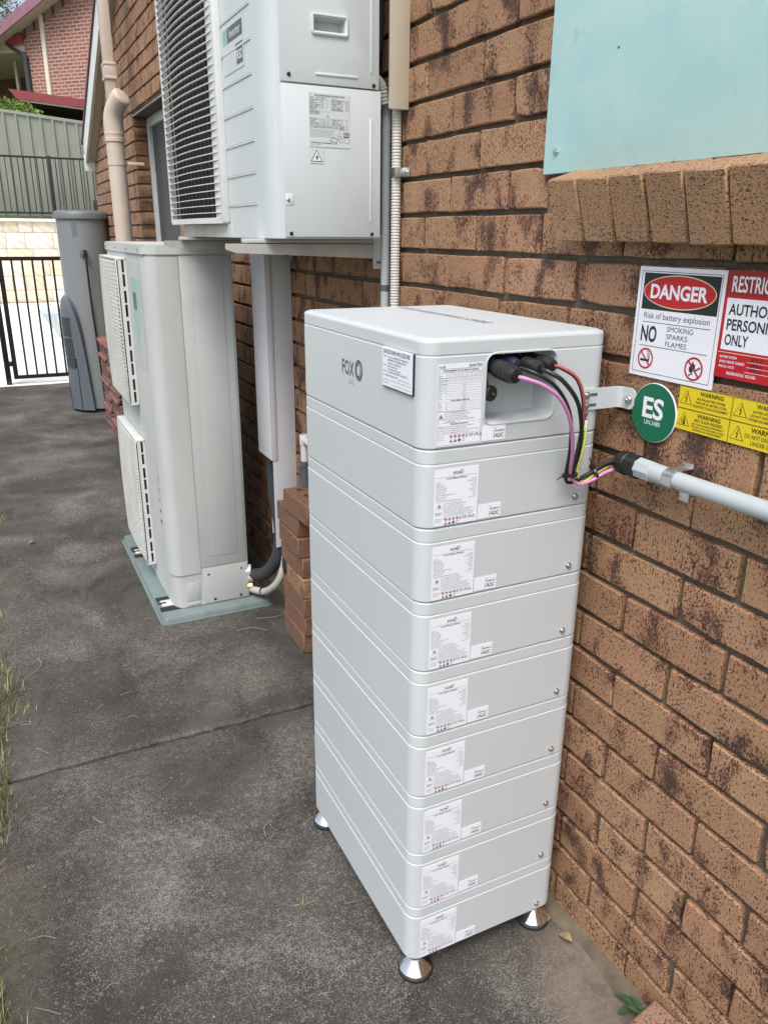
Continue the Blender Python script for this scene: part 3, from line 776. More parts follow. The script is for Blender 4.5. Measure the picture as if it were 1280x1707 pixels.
def icons(s, x, y, r):
    for i in range(4):
        prohib(s, x + i * r * 2.7, y, r, 'icon red', r * 0.25, 1); s.rect(x + i * r * 2.7 - r * .5, y - r * .45, x + i * r * 2.7 + r * .4, y + r * .45, 'ink grey', 1)
    s.tri(x, y + r * 1.5, r * 1.9, r * .2, 'ink black', 'icon amber', 1); s.tri(x + r * 2.7, y + r * 1.5, r * 1.9, r * .2, 'ink black', 'ink grey', 1)
    s.ell(x + r * 5.4, y + r * 2.5, r, r, 'icon blue', 1, 14); s.ring(x + r * 8.1, y + r * 2.5, r, r, r * .2, 'icon blue', 1, 14)
    bx = x + 4 * r * 2.7 - r * .6
    s.line(bx - r * .5, y - r, bx + r * .5, y + r * .6, r * .25, 'ink black', 1); s.line(bx + r * .5, y - r, bx - r * .5, y + r * .6, r * .25, 'ink black', 1); s.rect(bx - r * .6, y + r * .8, bx + r * .6, y + r * 1.1, 'ink black', 1)
    s.text('CE', bx + r * 1.3, y + r * .8, r * 1.7, 'ink black', bold=0.01); s.text('UK', bx + r * 4.9, y + r * .8, r * 1.7, 'ink black', bold=0.01)
    s.tri(bx + r * 9.3, y - r, r * 1.9, r * .3, 'ink black', 'label white', 1)
def serial_label(s, code='1A2C'):
    s.base(0.047, 0.026, 'label white', 0.0006)
    s.text('S/N', 0.0235, 0.0068, 0.0022, 'ink black', bold=0.01, res=1); s.text('60EQ48MA01E', 0.0235, 0.0112, 0.0027, 'ink black', width=0.021, bold=0.02, res=1)
    s.text(code, 0.0235, 0.0215, 0.0070, 'ink black', width=0.0195, bold=0.02)
FN = ((1, 0, 0), (0, 0, 1))           # the label face looks towards -y
proto = {}
def first(key, make):
    if key not in proto: proto[key] = make()
    return proto[key]
for i in range(8):
    zb = HB + MH * (7 - i)
    if i == 0:
        m = MB(); m.loft(module_loops(0, MH), 'battery paint'); mesh0 = m.build('battery_module', bat, angle=12)
        body = mesh0; me = body.data
        for v in me.vertices: v.co = v.co + ORIG[bat.name]
        body.location = Vector((0, 0, zb)) - ORIG[bat.name]
    else:
        body = mesh0.copy(); C.objects.link(body); body.location = Vector((0, 0, zb)) - ORIG[bat.name]
    ORIG[body.name] = Vector((0, 0, 0)); body.parent = bat
    if i == 0:
        s = Sheet((-0.3870, YF - 0.0009, 0.1045), *FN); battery_label(s); lab = s.build('rating_label', body); lab.rotation_euler = (0, 0, 0)
        s = Sheet((-0.2985, YF - 0.0009, 0.0315), *FN); serial_label(s); ser = s.build('serial_label', body)
        m = MB(); m.lathe((-0.0872, YF, 0.0185), (0, -1, 0), [(0.0062, -0.002), (0.0062, 0.0008), (0.0045, 0.0012), (0.0045, 0.0042), (0.0036, 0.0050), (0.0016, 0.0050), (0.0014, 0.0035)], 'screw steel', 12)
        scr = m.build('screw', body)
    else:
        for q in (lab, ser, scr):
            c = q.copy(); C.objects.link(c); c.parent = body
# control box on top
zt = HB + MH * 8
m = MB()
pr = [(0.0, 0.004), (0.0012, 0.0015), (0.0032, 0.0), (0.1505, 0.0), (0.1517, 0.0008), (0.1521, 0.0015), (0.1530, 0.0015), (0.1536, 0.0010), (0.155, 0.0004), (0.1735, 0.0004), (0.1765, 0.0016), (0.1780, 0.0042),
      (0.1783, 0.0062), (0.1778, 0.0066), (0.1778, 0.0078), (0.1797, 0.0086), (0.1803, 0.0105)]
m.loft([rrect(XL, XR, YF, YB, zt + a, CR, 11, i) for a, i in pr], 'battery paint')
ctl = m.build('control_box', bat, angle=12)
RX0, RX1, RZ0, RZ1 = -0.2945, -0.1550, 1.2015, 1.3165
cm = MB()
rc = lambda y, ins, r: [(a, y, b) for a, b, _ in [(p[0], p[1], 0) for p in rrect(RX0, RX1, RZ0, RZ1, 0, r, 5, ins)]]
cm.loft([rc(YF - 0.05, 0.0, 0.014), rc(YF + 0.001, 0.0, 0.014), rc(YF + 0.052, 0.0055, 0.012)], 'battery recess')
cut = cm.build('recess_cutter'); bm = bmesh.new(); bm.from_mesh(cut.data); bmesh.ops.recalc_face_normals(bm, faces=bm.faces); bm.to_mesh(cut.data); bm.free()
bm = bmesh.new(); bm.from_mesh(ctl.data); bmesh.ops.recalc_face_normals(bm, faces=bm.faces); bm.to_mesh(ctl.data); bm.free()
cut.location = -ORIG[bat.name]; ctl_loc = ctl.location.copy()
ctl.parent = None
boolean(ctl, cut, angle=12); ctl.parent = bat
# rim bead round the recess
m = MB(); lo = [Vector(p) for p in rc(YF - 0.0002, -0.0012, 0.015)]
vs = []; n = len(lo); cx, cz = (RX0 + RX1) / 2, (RZ0 + RZ1) / 2
rings = [rc(YF + 0.0008, -0.0042, 0.018), rc(YF - 0.0016, -0.0030, 0.017), rc(YF - 0.0016, -0.0010, 0.015), rc(YF + 0.003, 0.0006, 0.014)]
m.loft(rings, 'battery paint', False, False); m.build('recess_rim', ctl)
# plugs in the recess, each a ribbed black connector
def plug(name, p0, d, L, r, mat):
    m = MB(); d = Vector(d).normalized()
    m.lathe(p0, d, [(r * .8, -0.012), (r * .8, 0.0), (r, 0.001), (r, L * .18), (r * .9, L * .2), (r * .9, L * .45), (r * 1.0, L * .47), (r * 1.0, L * .88), (r * .8, L * .97), (r * .35, L)], mat, 14)
    for k in range(4):
        a = L * (.5 + .1 * k); m.lathe(Vector(p0) + d * a, d, [(r * .98, 0), (r * 1.06, 0.0008), (r * 1.06, L * .04), (r * .98, L * .05)], mat, 14)
    return m.build(name, ctl)
plug('connector', (-0.279, YF + 0.046, 1.3005), (0.10, -1, -0.14), 0.098, 0.0150, 'black plastic')
plug('connector', (-0.248, YF + 0.048, 1.3010), (0.10, -1, -0.06), 0.060, 0.0115, 'navy plastic')
plug('connector', (-0.217, YF + 0.046, 1.3005), (0.05, -1, -0.10), 0.082, 0.0125, 'black plastic')
plug('connector', (-0.184, YF + 0.046, 1.3000), (0.05, -1, -0.06), 0.074, 0.0120, 'black plastic')
m = MB(); m.lathe((-0.283, YF + 0.010, 1.2515), (0.25, -1, 0), [(0.0125, 0), (0.0135, 0.001), (0.0135, 0.0075), (0.012, 0.009), (0.0032, 0.0092), (0.0030, 0.012)], 'black plastic', 18)
m.lathe((-0.2805, YF - 0.0002, 1.2515), (0.25, -1, 0), [(0.0030, 0), (0.0028, 0.0022)], 'chrome', 8)
m.tube([(-0.287, YF + 0.006, 1.262), (-0.288, YF + 0.010, 1.276), (-0.284, YF + 0.02, 1.290)], 0.0024, 'black plastic', 6)
m.build('dust_cap', ctl)
# big rating label and serial label of the control box
s = Sheet((-0.3870, YF - 0.0009, 1.3055), *FN); W, H = 0.0860, 0.1345
s.base(W, H, 'label white', 0.0006); k = 'ink thin'
s.text('FOX', 0.0025, 0.0056, 0.0030, 'ink black', bold=0.02, res=1); s.ring(0.0118, 0.0036, 0.0020, 0.0024, 0.0008, 'ink black', 1, 12)
s.text('EQ-BATTERY', 0.0835, 0.0052, 0.0036, 'ink black', align='R', width=0.026, bold=0.025)
s.frame(0.0015, 0.0070, 0.0845, 0.1325, 0.0004, k)
s.text('Rechargeable Li-ion Battery System', 0.043, 0.0112, 0.0029, 'ink black', width=0.066, bold=0.02, align='C')
s.rect(0.0019, 0.0128, 0.0841, 0.0132, k)
for x in (0.0165,): s.rect(x, 0.0132, x + 0.0004, 0.0562, k); s.rect(x, 0.0605, x + .0004, 0.0755, k)
for i in range(1, 8): x = 0.0165 + i * 0.00845; s.rect(x, 0.0132, x + 0.0003, 0.0310, k)
for y in (0.0215, 0.0262, 0.0310): s.rect(0.0019, y, 0.0841, y + 0.0003, k)
nm = ['EQ3', 'EQ4', 'EQ5', 'EQ6', 'EQ7', 'EQ8', 'EQ9', 'EQ10']
for i in range(8):
    x = 0.0208 + i * 0.00845
    for r_, tx in enumerate((nm[i], '%.1f' % (14 + i * 4.66), 'kWh', '%d' % (140 + 46 * i), 'V', '%d' % (3 + i))):
        s.text(tx, x, 0.0158 + r_ * 0.0027 + (0.001 if r_ > 2 else 0), 0.0016, 'ink black', align='C', res=1)
lefts = ['Model', 'Total energy', 'Nominal voltage', 'Module No.', 'Rated capacity', 'Battery type', 'Max. current', 'Fault current', 'Temperature', 'Ingress', 'Class', 'Altitude']
for i, a in enumerate(lefts): s.text(a, 0.0026, 0.0188 + i * 0.0034, 0.0017, 'ink black', bold=0.01, res=1)
for i, a in enumerate(('100 Ah', 'LFP', '50 A', '2 kA', '-20 to 55 \u00b0C', 'IP65')):
    s.text(a, 0.050, 0.0342 + i * 0.0042, 0.0018, 'ink black', align='C', res=1); s.rect(0.0169, 0.0352 + i * 0.0042, 0.0841, 0.0355 + i * 0.0042, k)
s.text('Li-ion Battery Module', 0.043, 0.0596, 0.0026, 'ink black', width=0.036, bold=0.02, align='C'); s.rect(0.0019, 0.0605, 0.0841, 0.0608, k)
for i, (a, b) in enumerate((('Type', 'LFP'), ('Energy', '4.66 kWh'), ('Voltage', '46.6 V'), ('Range', '40.6-52.2 V'), ('Current', '50 A'))):
    s.text(a, 0.0026, 0.0632 + i * 0.0030, 0.0017, 'ink black', res=1); s.text(b, 0.050, 0.0632 + i * 0.0030, 0.0017, 'ink black', align='C', res=1); s.rect(0.0169, 0.0638 + i * .003, 0.0841, 0.0640 + i * .003, k)
s.rect(0.0019, 0.0756, 0.0841, 0.0759, k); s.rect(0.0140, 0.0759, 0.0143, 0.0945, k)
s.tri(0.0078, 0.0800, 0.0068, 0.0007, 'ink black', 'icon amber'); s.text('CAUTION', 0.0078, 0.0898, 0.0018, 'ink black', align='C', res=1)
for i, a in enumerate(('Do not disassemble the battery.', 'Do not immerse the battery in water.', 'Do not short-circuit the battery.', 'Do not leave the battery near fire.', 'The battery should be disposed by qualified', 'recycling agent.')):
    s.text(a, 0.0160, 0.0784 + i * 0.0032, 0.0022, 'ink black', res=1)
s.rect(0.0019, 0.0950, 0.0841, 0.0953, k); s.text('Emergency Situations', 0.043, 0.0985, 0.0025, 'ink black', width=0.034, bold=0.02, align='C')
for i, a in enumerate(('If leaking, at fire, wet or damaged, switch off the DC', 'breaker and move away from the battery.', 'Do not touch any leaking liquids. Do not use water to spray.', 'The outside fire extinguishers should be used.')):
    s.text(a, 0.0035, 0.1022 + i * 0.0034, 0.0022, 'ink black', res=1)
s.rect(0.0019, 0.1140, 0.0841, 0.1143, k); icons(s, 0.0285, 0.1185, 0.0029)
for i in range(3): s.text(('Manufacturer', 'Address line', 'Made in China')[i], 0.003, 0.1180 + i * .003, 0.0016, k, res=1)
s.build('rating_label', ctl)
s = Sheet((-0.2985, YF - 0.0009, 1.1985), *FN); serial_label(s); s.build('serial_label', ctl)
# long side: maker's mark and shutdown plate
FX = ((0, -1, 0), (0, 0, 1))
s = Sheet((XL - 0.0004, 1.404, 1.285), *FX)
s.text('FOX', 0.0, 0.0385, 0.027, 'ink grey', width=0.056, bold=0.012); s.ring(0.0775, 0.0235, 0.0165, 0.0195, 0.0058, 'ink grey', 1, 28); s.ring(0.0755, 0.0240, 0.0095, 0.0125, 0.0022, 'ink grey', 1, 24)
s.text('ESS', 0.032, 0.0545, 0.0085, 'ink pale grey', width=0.024)
s.build('maker_mark', ctl)
s = Sheet((XL - 0.0045, 1.2185, 1.3195), *FX); W, H = 0.109, 0.0655
s.base(W, H, 'label white', 0.004)
s.text('SHUTDOWN PROCEDURE', W / 2 - .002, 0.0100, 0.0068, 'ink black', width=0.096, bold=0.012, align='C')
for i, (a, b) in enumerate((('STEP 1', 'Turn off the INVERTER AC ISOLATOR'), ('', 'INVERTER SUPPLY MAIN SWITCH'), ('', 'located in the switchboard'), ('STEP 2', 'Isolate the PV array'), ('', 'Turn off the DC isolators'), ('STEP 3', 'Turn off the BATTERY DC ISOLATOR'))):
    y = 0.0165 + i * 0.0050
    s.text(a, 0.004, y, 0.0031, 'ink black', res=1) if a else None
    s.text(b, 0.021, y, 0.0031, 'ink black', bold=0.01, res=1)
s.text('For advice and support call:', 0.004, 0.0475, 0.0033, 'ink black', bold=0.01, res=1)
for x0, y in ((0.058, 0.0480), (0.004, 0.0535), (0.036, 0.0605)): s.rect(x0, y, 0.105, y + 0.0005, 'ink black')
s.text('Licence no.', 0.004, 0.0600, 0.0033, 'ink black', res=1)
m = s.mb; pl_ = s.build('shutdown_plate', ctl)
m = MB(); m.box((XL - 0.0038, 1.1082, 1.2525), (XL - 0.0002, 1.1094, 1.3200), 'ink black'); m.box((XL - 0.0038, 1.1094, 1.2520), (XL - 0.0002, 1.2185, 1.2537), 'ink black'); m.build('plate_edge', ctl)
# lettering on the lid
s = Sheet((-0.168, 1.246, zt + 0.1807), (0, 1, 0), (-1, 0, 0))
s.text('ENERGY STORAGE SYSTEM FOX ESS', 0.0, -0.006, 0.020, 'ink thin', width=0.35)
s.build('lid_lettering', ctl)
# chrome levelling feet
foot_me = None
for (x, y) in ((XL + 0.030, YF + 0.026), (XR - 0.034, YF + 0.026), (XL + 0.030, YB - 0.026), (XR - 0.034, YB - 0.026)):
    if foot_me is None:
        m = MB(); m.lathe((0, 0, 0), (0, 0, 1), [(0.0345, 0.0100), (0.0356, 0.0115), (0.0356, 0.0140), (0.0335, 0.0165), (0.0150, 0.0350), (0.0135, 0.0362)], 'chrome', 28)
        m.lathe((0, 0, 0), (0, 0, 1), [(0.0128, 0.0362), (0.0140, 0.0370), (0.0140, 0.0445), (0.0128, 0.0455)], 'galvanised', 6)
        m.lathe((0, 0, 0), (0, 0, 1), [(0.0075, 0.044), (0.0075, 0.060)], 'galvanised', 12)
        f = m.build('levelling_foot', bat, angle=30); foot_me = f.data
        for v in foot_me.vertices: v.co = v.co + ORIG[bat.name]
        m = MB(); m.lathe((0, 0, 0), (0, 0, 1), [(0.0340, 0.0), (0.0378, 0.0015), (0.0378, 0.0085), (0.0352, 0.0105)], 'black rubber', 28); rb = m.build('rubber_base', None)
        rb.parent = f
    else:
        f = bpy.data.objects.new('levelling_foot', foot_me); C.objects.link(f); f.parent = bat
        c = rb.copy(); C.objects.link(c); c.parent = f
    f.location = Vector((x, y, 0)) - ORIG[bat.name]
# wall bracket: plate bolted to the label face, bent back to the wall
m = MB(); pts = [(-0.0905, 1.0755), (-0.0330, 1.0745), (-0.0035, 1.0400 + 0.035), (0.0, 1.0750)]
def strip(m, pr, z0, z1, t, mat):
    loops = []
    for (x, y) in pr: loops.append([(x, y, z0), (x, y, z1), (x, y + t, z1), (x, y + t, z0)])
    m.loft(loops, mat)
strip(m, [(-0.0925, YF - 0.0035), (-0.0885, YF - 0.0035), (-0.0165, YF - 0.0035), (-0.0120, YF - 0.0045), (-0.0072, YF - 0.0085), (-0.0045, YF - 0.0140)], 1.2075, 1.2455, 0.0032, 'battery paint')
# wall flange lies on the brick, facing the path
loops = [[(x, y, z) for x, z in ((-0.0075, 1.2455 - e), (-0.0075, 1.2075 + e), (-0.0040, 1.2075 + e), (-0.0040, 1.2455 - e))] for y, e in ((YF - 0.0115, 0), (YF - 0.030, 0.0), (YF - 0.0365, 0.003), (YF - 0.0405, 0.009))]
m.loft(loops, 'battery paint')
br = m.build('wall_bracket', bat)
for (x, z) in ((-0.0845, 1.2345), (-0.0850, 1.2160)):
    m = MB(); m.lathe((x, YF - 0.0036, z), (0, -1, 0), [(0.0072, 0), (0.0072, 0.0014), (0.0048, 0.0016), (0.0045, 0.0048), (0.0030, 0.0058)], 'screw steel', 12)
    m.box((x, YF - 0.0040, z - 0.0026), (x + 0.024, YF - 0.0037, z + 0.0026), 'ink grey'); m.build('screw', br)
m = MB(); m.lathe((-0.0076, YF - 0.0275, 1.2255), (-1, 0, 0), [(0.0085, 0), (0.0085, 0.0015), (0.0062, 0.002), (0.0062, 0.0065), (0.0032, 0.0075), (0.0030, 0.0105)], 'screw steel', 6); m.build('bolt', br)

# ------------------------------------------------------------------ cables from the recess to the conduit
def cable(name, label, pts, r, mat, group='cables from the battery to the conduit'):
    m = MB(); m.tube(pts, r, mat, 10, 7); o = m.build(name); return tag(o, label, 'cable', group)
G = (-0.040, 1.024, 1.1225)        # mouth of the conduit gland
cable('power_cable', 'pink cable drooping from the leftmost plug in the recess to the conduit',
      [(-0.269, 1.024, 1.2870), (-0.262, 1.012, 1.285), (-0.236, 1.002, 1.2745), (-0.203, 0.998, 1.250), (-0.170, 1.008, 1.205), (-0.144, 1.028, 1.150), (-0.130, 1.046, 1.110), (-0.122, 1.048, 1.092), (-0.106, 1.046, 1.081), (-0.082, 1.043, 1.086), (-0.058, 1.034, 1.101), (-0.034, 1.018, 1.113)], 0.0033, 'cable pink')
cable('power_cable', 'thick black cable arching from the middle plug, between pink and red cables',
      [(-0.213, 1.040, 1.2930), (-0.207, 1.028, 1.2900), (-0.188, 1.014, 1.276), (-0.158, 1.010, 1.240), (-0.136, 1.020, 1.190), (-0.124, 1.036, 1.140), (-0.125, 1.046, 1.103), (-0.113, 1.052, 1.087), (-0.086, 1.050, 1.096), (-0.060, 1.038, 1.116), (-0.036, 1.020, 1.127)], 0.0038, 'black plastic')
cable('power_cable', 'second black cable dropping behind the pink one towards the cable ties',
      [(-0.243, 1.060, 1.2950), (-0.226, 1.034, 1.287), (-0.190, 1.024, 1.262), (-0.158, 1.026, 1.215), (-0.140, 1.040, 1.150), (-0.136, 1.050, 1.100), (-0.122, 1.056, 1.083), (-0.092, 1.054, 1.090), (-0.062, 1.043, 1.110), (-0.038, 1.027, 1.120)], 0.0033, 'black plastic')
rb_ = MB(); rp = [(-0.181, 1.048, 1.2955), (-0.174, 1.036, 1.2930), (-0.150, 1.024, 1.274), (-0.131, 1.026, 1.230), (-0.1225, 1.036, 1.180), (-0.1195, 1.046, 1.135), (-0.119, 1.052, 1.102), (-0.108, 1.056, 1.085), (-0.082, 1.054, 1.094), (-0.056, 1.044, 1.112), (-0.036, 1.030, 1.122)]
rb_.tube(rp, 0.0036, 'black plastic', 10, 7); o = rb_.build('power_cable'); tag(o, 'red striped black cable bending from the rightmost plug in the recess', 'cable', 'cables from the battery to the conduit')
ra = MB(); ra.tube([(x - .0009, y - .0022, z + .0012) for x, y, z in rp], 0.0024, 'cable red', 8, 7); ra.build('red_stripe', o)
o = MB(); ep = [(-0.0862, 1.068, 1.1800), (-0.0885, 1.064, 1.168), (-0.095, 1.060, 1.140), (-0.104, 1.058, 1.112), (-0.106, 1.054, 1.094), (-0.094, 1.052, 1.083), (-0.070, 1.048, 1.096), (-0.04, 1.034, 1.118)]
o.tube(ep, 0.0026, 'cable green', 8, 7); o = o.build('earth_cable'); tag(o, 'thin green and yellow earth wire lugged to the battery side', 'cable')
m = MB(); m.tube([(x - .0006, y - .0017, z) for x, y, z in ep], 0.0017, 'cable yellow', 8, 7); m.build('yellow_stripe', o)
m = MB(); m.lathe((-0.0862, 1.068, 1.180), (0, 0, 1), [(0.0034, -0.006), (0.0036, 0.010)], 'crimp white', 10); m.box((-0.0905, 1.073, 1.188), (-0.0820, 1.0750, 1.208), 'screw steel', 0.0006)
m.lathe((-0.0862, 1.0735, 1.202), (0, -1, 0), [(0.0055, 0), (0.0055, 0.003), (0.003, 0.0045)], 'screw steel', 8); m.build('lug', o)
def tie(c, d, r, label):
    m = MB(); c = Vector(c); d = Vector(d).normalized()
    m.lathe(c, d, [(r, -0.0022), (r + 0.0012, -0.002), (r + 0.0012, 0.002), (r, 0.0022)], 'black plastic', 16)
    a = d.cross(Vector((0, -1, 0.2))).normalized(); p = c - a * (r + 0.003)
    m.box(p - Vector((.0045, .004, .004)), p + Vector((.0045, .004, .004)), 'black plastic', 0.001)
    m.tube([p, p - a * 0.012 + Vector((0.001, 0, 0)), p - a * 0.022 + Vector((0.004, 0, -.003))], 0.0011, 'black plastic', 5, 3)
    return tag(m.build('cable_tie'), label, 'cable tie', 'black cable ties on the cable bundle')
tie((-0.126, 1.048, 1.102), (-0.12, -0.1, 1), 0.0105, 'black cable tie at the lowest bend of the hanging cables')
tie((-0.074, 1.046, 1.098), (1, -0.3, 0.5), 0.0100, 'black cable tie round the bundle just before the conduit gland')

# ------------------------------------------------------------------ conduit along the wall
cond = thing('conduit_pipe', 'grey plastic conduit running right along the wall from a black gland', 'conduit', (-0.035, 0.5, 1.12))
CX = -0.0345
def cpt(y): return Vector((CX, y, 1.1215 - (y - 0.9) * 0.012))
m = MB(); m.cyl(cpt(-0.9), cpt(0.965), 0.0148, 'conduit grey', 24); m.lathe(cpt(0.895), (0, 1, 0), [(0.0152, 0), (0.0166, 0.001), (0.0166, 0.05), (0.0150, 0.052)], 'conduit grey', 24); m.build('pipe', cond)
m = MB(); m.lathe(cpt(0.945), (0, 1, 0), [(0.0150, -0.002), (0.0185, 0.0), (0.0185, 0.034), (0.0165, 0.036)], 'conduit grey', 8); m.build('coupling', cond, angle=30)
m = MB(); m.lathe(cpt(0.980), (-0.02, 1, 0.005), [(0.0165, -0.002), (0.0205, 0.0), (0.0205, 0.010), (0.0195, 0.011), (0.0195, 0.024), (0.0215, 0.026), (0.0205, 0.042), (0.0165, 0.048), (0.012, 0.0485)], 'black plastic', 14); m.build('gland', cond, angle=25)
m = MB()
loops = []
for k in range(13):
    a = R(-100 + 200 * k / 12); n_ = Vector((-math.cos(a), 0, math.sin(a)))
    c = cpt(0.902) + n_ * 0.0160; c2 = cpt(0.902) + n_ * 0.0176
    loops.append([c + Vector((0, -.011, 0)), c + Vector((0, .011, 0)), c2 + Vector((0, .011, 0)), c2 + Vector((0, -.011, 0))])
m.loft(loops, 'galvanised')
for sgn in (1, -1):
    zc = cpt(0.902).z; a, b = sorted((zc + sgn * 0.0165, zc + sgn * (0.024 if sgn > 0 else 0.043)))
    m.box((-0.0040, 0.891, a), (-0.0020, 0.913, b), 'galvanised', 0.0006)
    a, b = sorted((zc + sgn * 0.0150, zc + sgn * 0.0172)); m.box((-0.036, 0.891, a), (-0.0025, 0.913, b), 'galvanised', 0.0006)
m.build('saddle', cond)

# ------------------------------------------------------------------ signs on the wall
SX = -0.0035
dg_ = Sheet((SX, 1.063, 1.4525), *FX); W, H = 0.184, 0.182
s = dg_; s.base(W, H, 'sign white', 0.0022)
s.frame(0.0065, 0.0068, W - 0.0065, H - 0.0068, 0.0009, 'ink navy')
s.rect(0.0125, 0.0098, W - 0.0095, 0.0690, 'sign black')
s.ell(W / 2, 0.0385, 0.0775, 0.0268, 'sign cream', 2, 56); s.ell(W / 2, 0.0385, 0.0758, 0.0252, 'sign red', 3, 56)
s.text('DANGER', W / 2, 0.0495, 0.0215, 'sign white', width=0.122, bold=0.03, align='C', l=4, res=4)
s.text('Risk of battery explosion', W / 2, 0.0835, 0.0098, 'ink navy', width=0.142, align='C', res=3)
s.rect(0.0190, 0.0893, 0.1660, 0.0903, 'ink navy')
s.text('NO', 0.0185, 0.1215, 0.0250, 'ink black', width=0.036, bold=0.028, res=4)
for i, a in enumerate(('SMOKING', 'SPARKS', 'FLAMES')): s.text(a, 0.0765, 0.1015 + i * 0.0122, 0.0083, 'ink navy', width=(0.056, 0.046, 0.046)[i], res=3)
s.rect(0.0185, 0.1290, 0.1660, 0.1300, 'ink navy')
cx, cy, r = 0.0355, 0.1510, 0.0178
s.rect(cx - 0.012, cy + 0.0010, cx + 0.009, cy + 0.0050, 'ink black', 1)
for k in range(6): s.line(cx + .002 + .0028 * (k % 2) + k * .0006, cy - .0125 + k * .0022, cx + .002 + .0028 * ((k + 1) % 2) + (k + 1) * .0006, cy - .0103 + k * .0022, 0.0011, 'ink black', 1)
for k in range(4): s.line(cx + .0075 + .002 * (k % 2), cy - .0100 + k * .0028, cx + .0075 + .002 * ((k + 1) % 2), cy - .0072 + k * .0028, 0.0011, 'ink black', 1)
prohib(s, cx, cy, r)
cx, cy = 0.1435, 0.1540; r = 0.0190
s.poly([(cx - .010, cy - .001), (cx - .006, cy - .006), (cx - .003, cy - .013), (cx + .000, cy - .006), (cx + .002, cy - .009), (cx + .003, cy - .001), (cx - .001, cy + .002), (cx - .002, cy + .007), (cx - .008, cy + .006)], 'ink black', 1)
s.line(cx - .009, cy + .0115, cx - .001, cy + .0075, 0.0022, 'ink black', 1); s.line(cx + .003, cy + .0025, cx + .0135, cy - .0035, 0.0032, 'ink grey', 1)
prohib(s, cx, cy, r)
tag(s.build('danger_sign'), 'white danger sign with red oval on black and two prohibition symbols', 'sign')
s = Sheet((SX - 0.0002, 0.8785, 1.4535), *FX); W, H = 0.180, 0.1590
s.base(W, H, 'sign red', 0.0022)
s.rect(0.0, 0.0, W, 0.0350, 'sign dark red'); s.text('RESTRICTED AREA', 0.0115, 0.0305, 0.0222, 'sign white', width=0.156, bold=0.014, l=2, res=3)
s.rect(0.0060, 0.0400, W - 0.006, 0.1165, 'sign white')
s.text('AUTHORISED', 0.0115, 0.0640, 0.0158, 'ink black', width=0.117, bold=0.02, l=2, res=3)
s.text('PERSONNEL', 0.0115, 0.0865, 0.0158, 'ink black', width=0.103, bold=0.02, l=2, res=3)
s.text('ONLY', 0.0115, 0.1090, 0.0158, 'ink black', width=0.043, bold=0.02, l=2, res=3)
s.rect(0.002, 0.1200, W - .002, 0.1210, 'sign cream')
for i, a in enumerate(('BATTERY SYSTEM', 'SHORT CIRCUIT CURRENT', 'MAX D.C. VOLTS')):
    s.text(a, 0.0075, 0.1290 + i * 0.0072, 0.0036, 'sign white', bold=0.02, width=(0.031, 0.047, 0.029)[i]); s.rect(0.058 - (0, 0, .002)[i], 0.1300 + i * 0.0075, 0.120, 0.1306 + i * 0.0075, 'sign white')
s.text('HAZARDOUS D.C. VOLTAGE', 0.024, 0.1530, 0.0042, 'sign white', width=0.053, bold=0.02)
for i, a in enumerate(('373 V', '2000 A', '470 V')): s.text(a, 0.064, 0.1292 + i * 0.0075, 0.0052, 'sign black', width=0.022, bold=0.01)
tag(s.build('restricted_sign'), 'red and white restricted area sign cut off by the picture edge', 'sign')
YS = [((0.9415, 1.2685), ('WARNING', ['MULTIPLE BATTERY SYSTEMS', 'TURN OFF ALL BATTERY SYSTEM', 'ISOLATORS TO ISOLATE EQUIPMENT'], 0), 'upper left yellow warning sticker about multiple battery systems'),
      ((0.9415, 1.2325), ('WARNING', ['ARC FLASH HAZARD', 'ARC FLASH HAZARD APPROPRIATE', 'PPE AND TOOLS REQUIRED WHILE', 'WORKING ON THIS EQUIPMENT'], 1), 'yellow arc flash hazard sticker beside the round green sign'),
      ((0.8335, 1.2685), ('WARNING', ['BATTERY STORAGE SYSTEM', 'DO NOT DISCONNECT UNTIL', 'SYSTEM HAS BEEN SHUT DOWN'], 0), 'upper right yellow warning sticker half out of the picture'),
      ((0.8335, 1.2325), ('WARNING', ['DO NOT DISCONNECT', 'UNDER LOAD'], 2), 'lower right yellow sticker saying do not disconnect under load')]
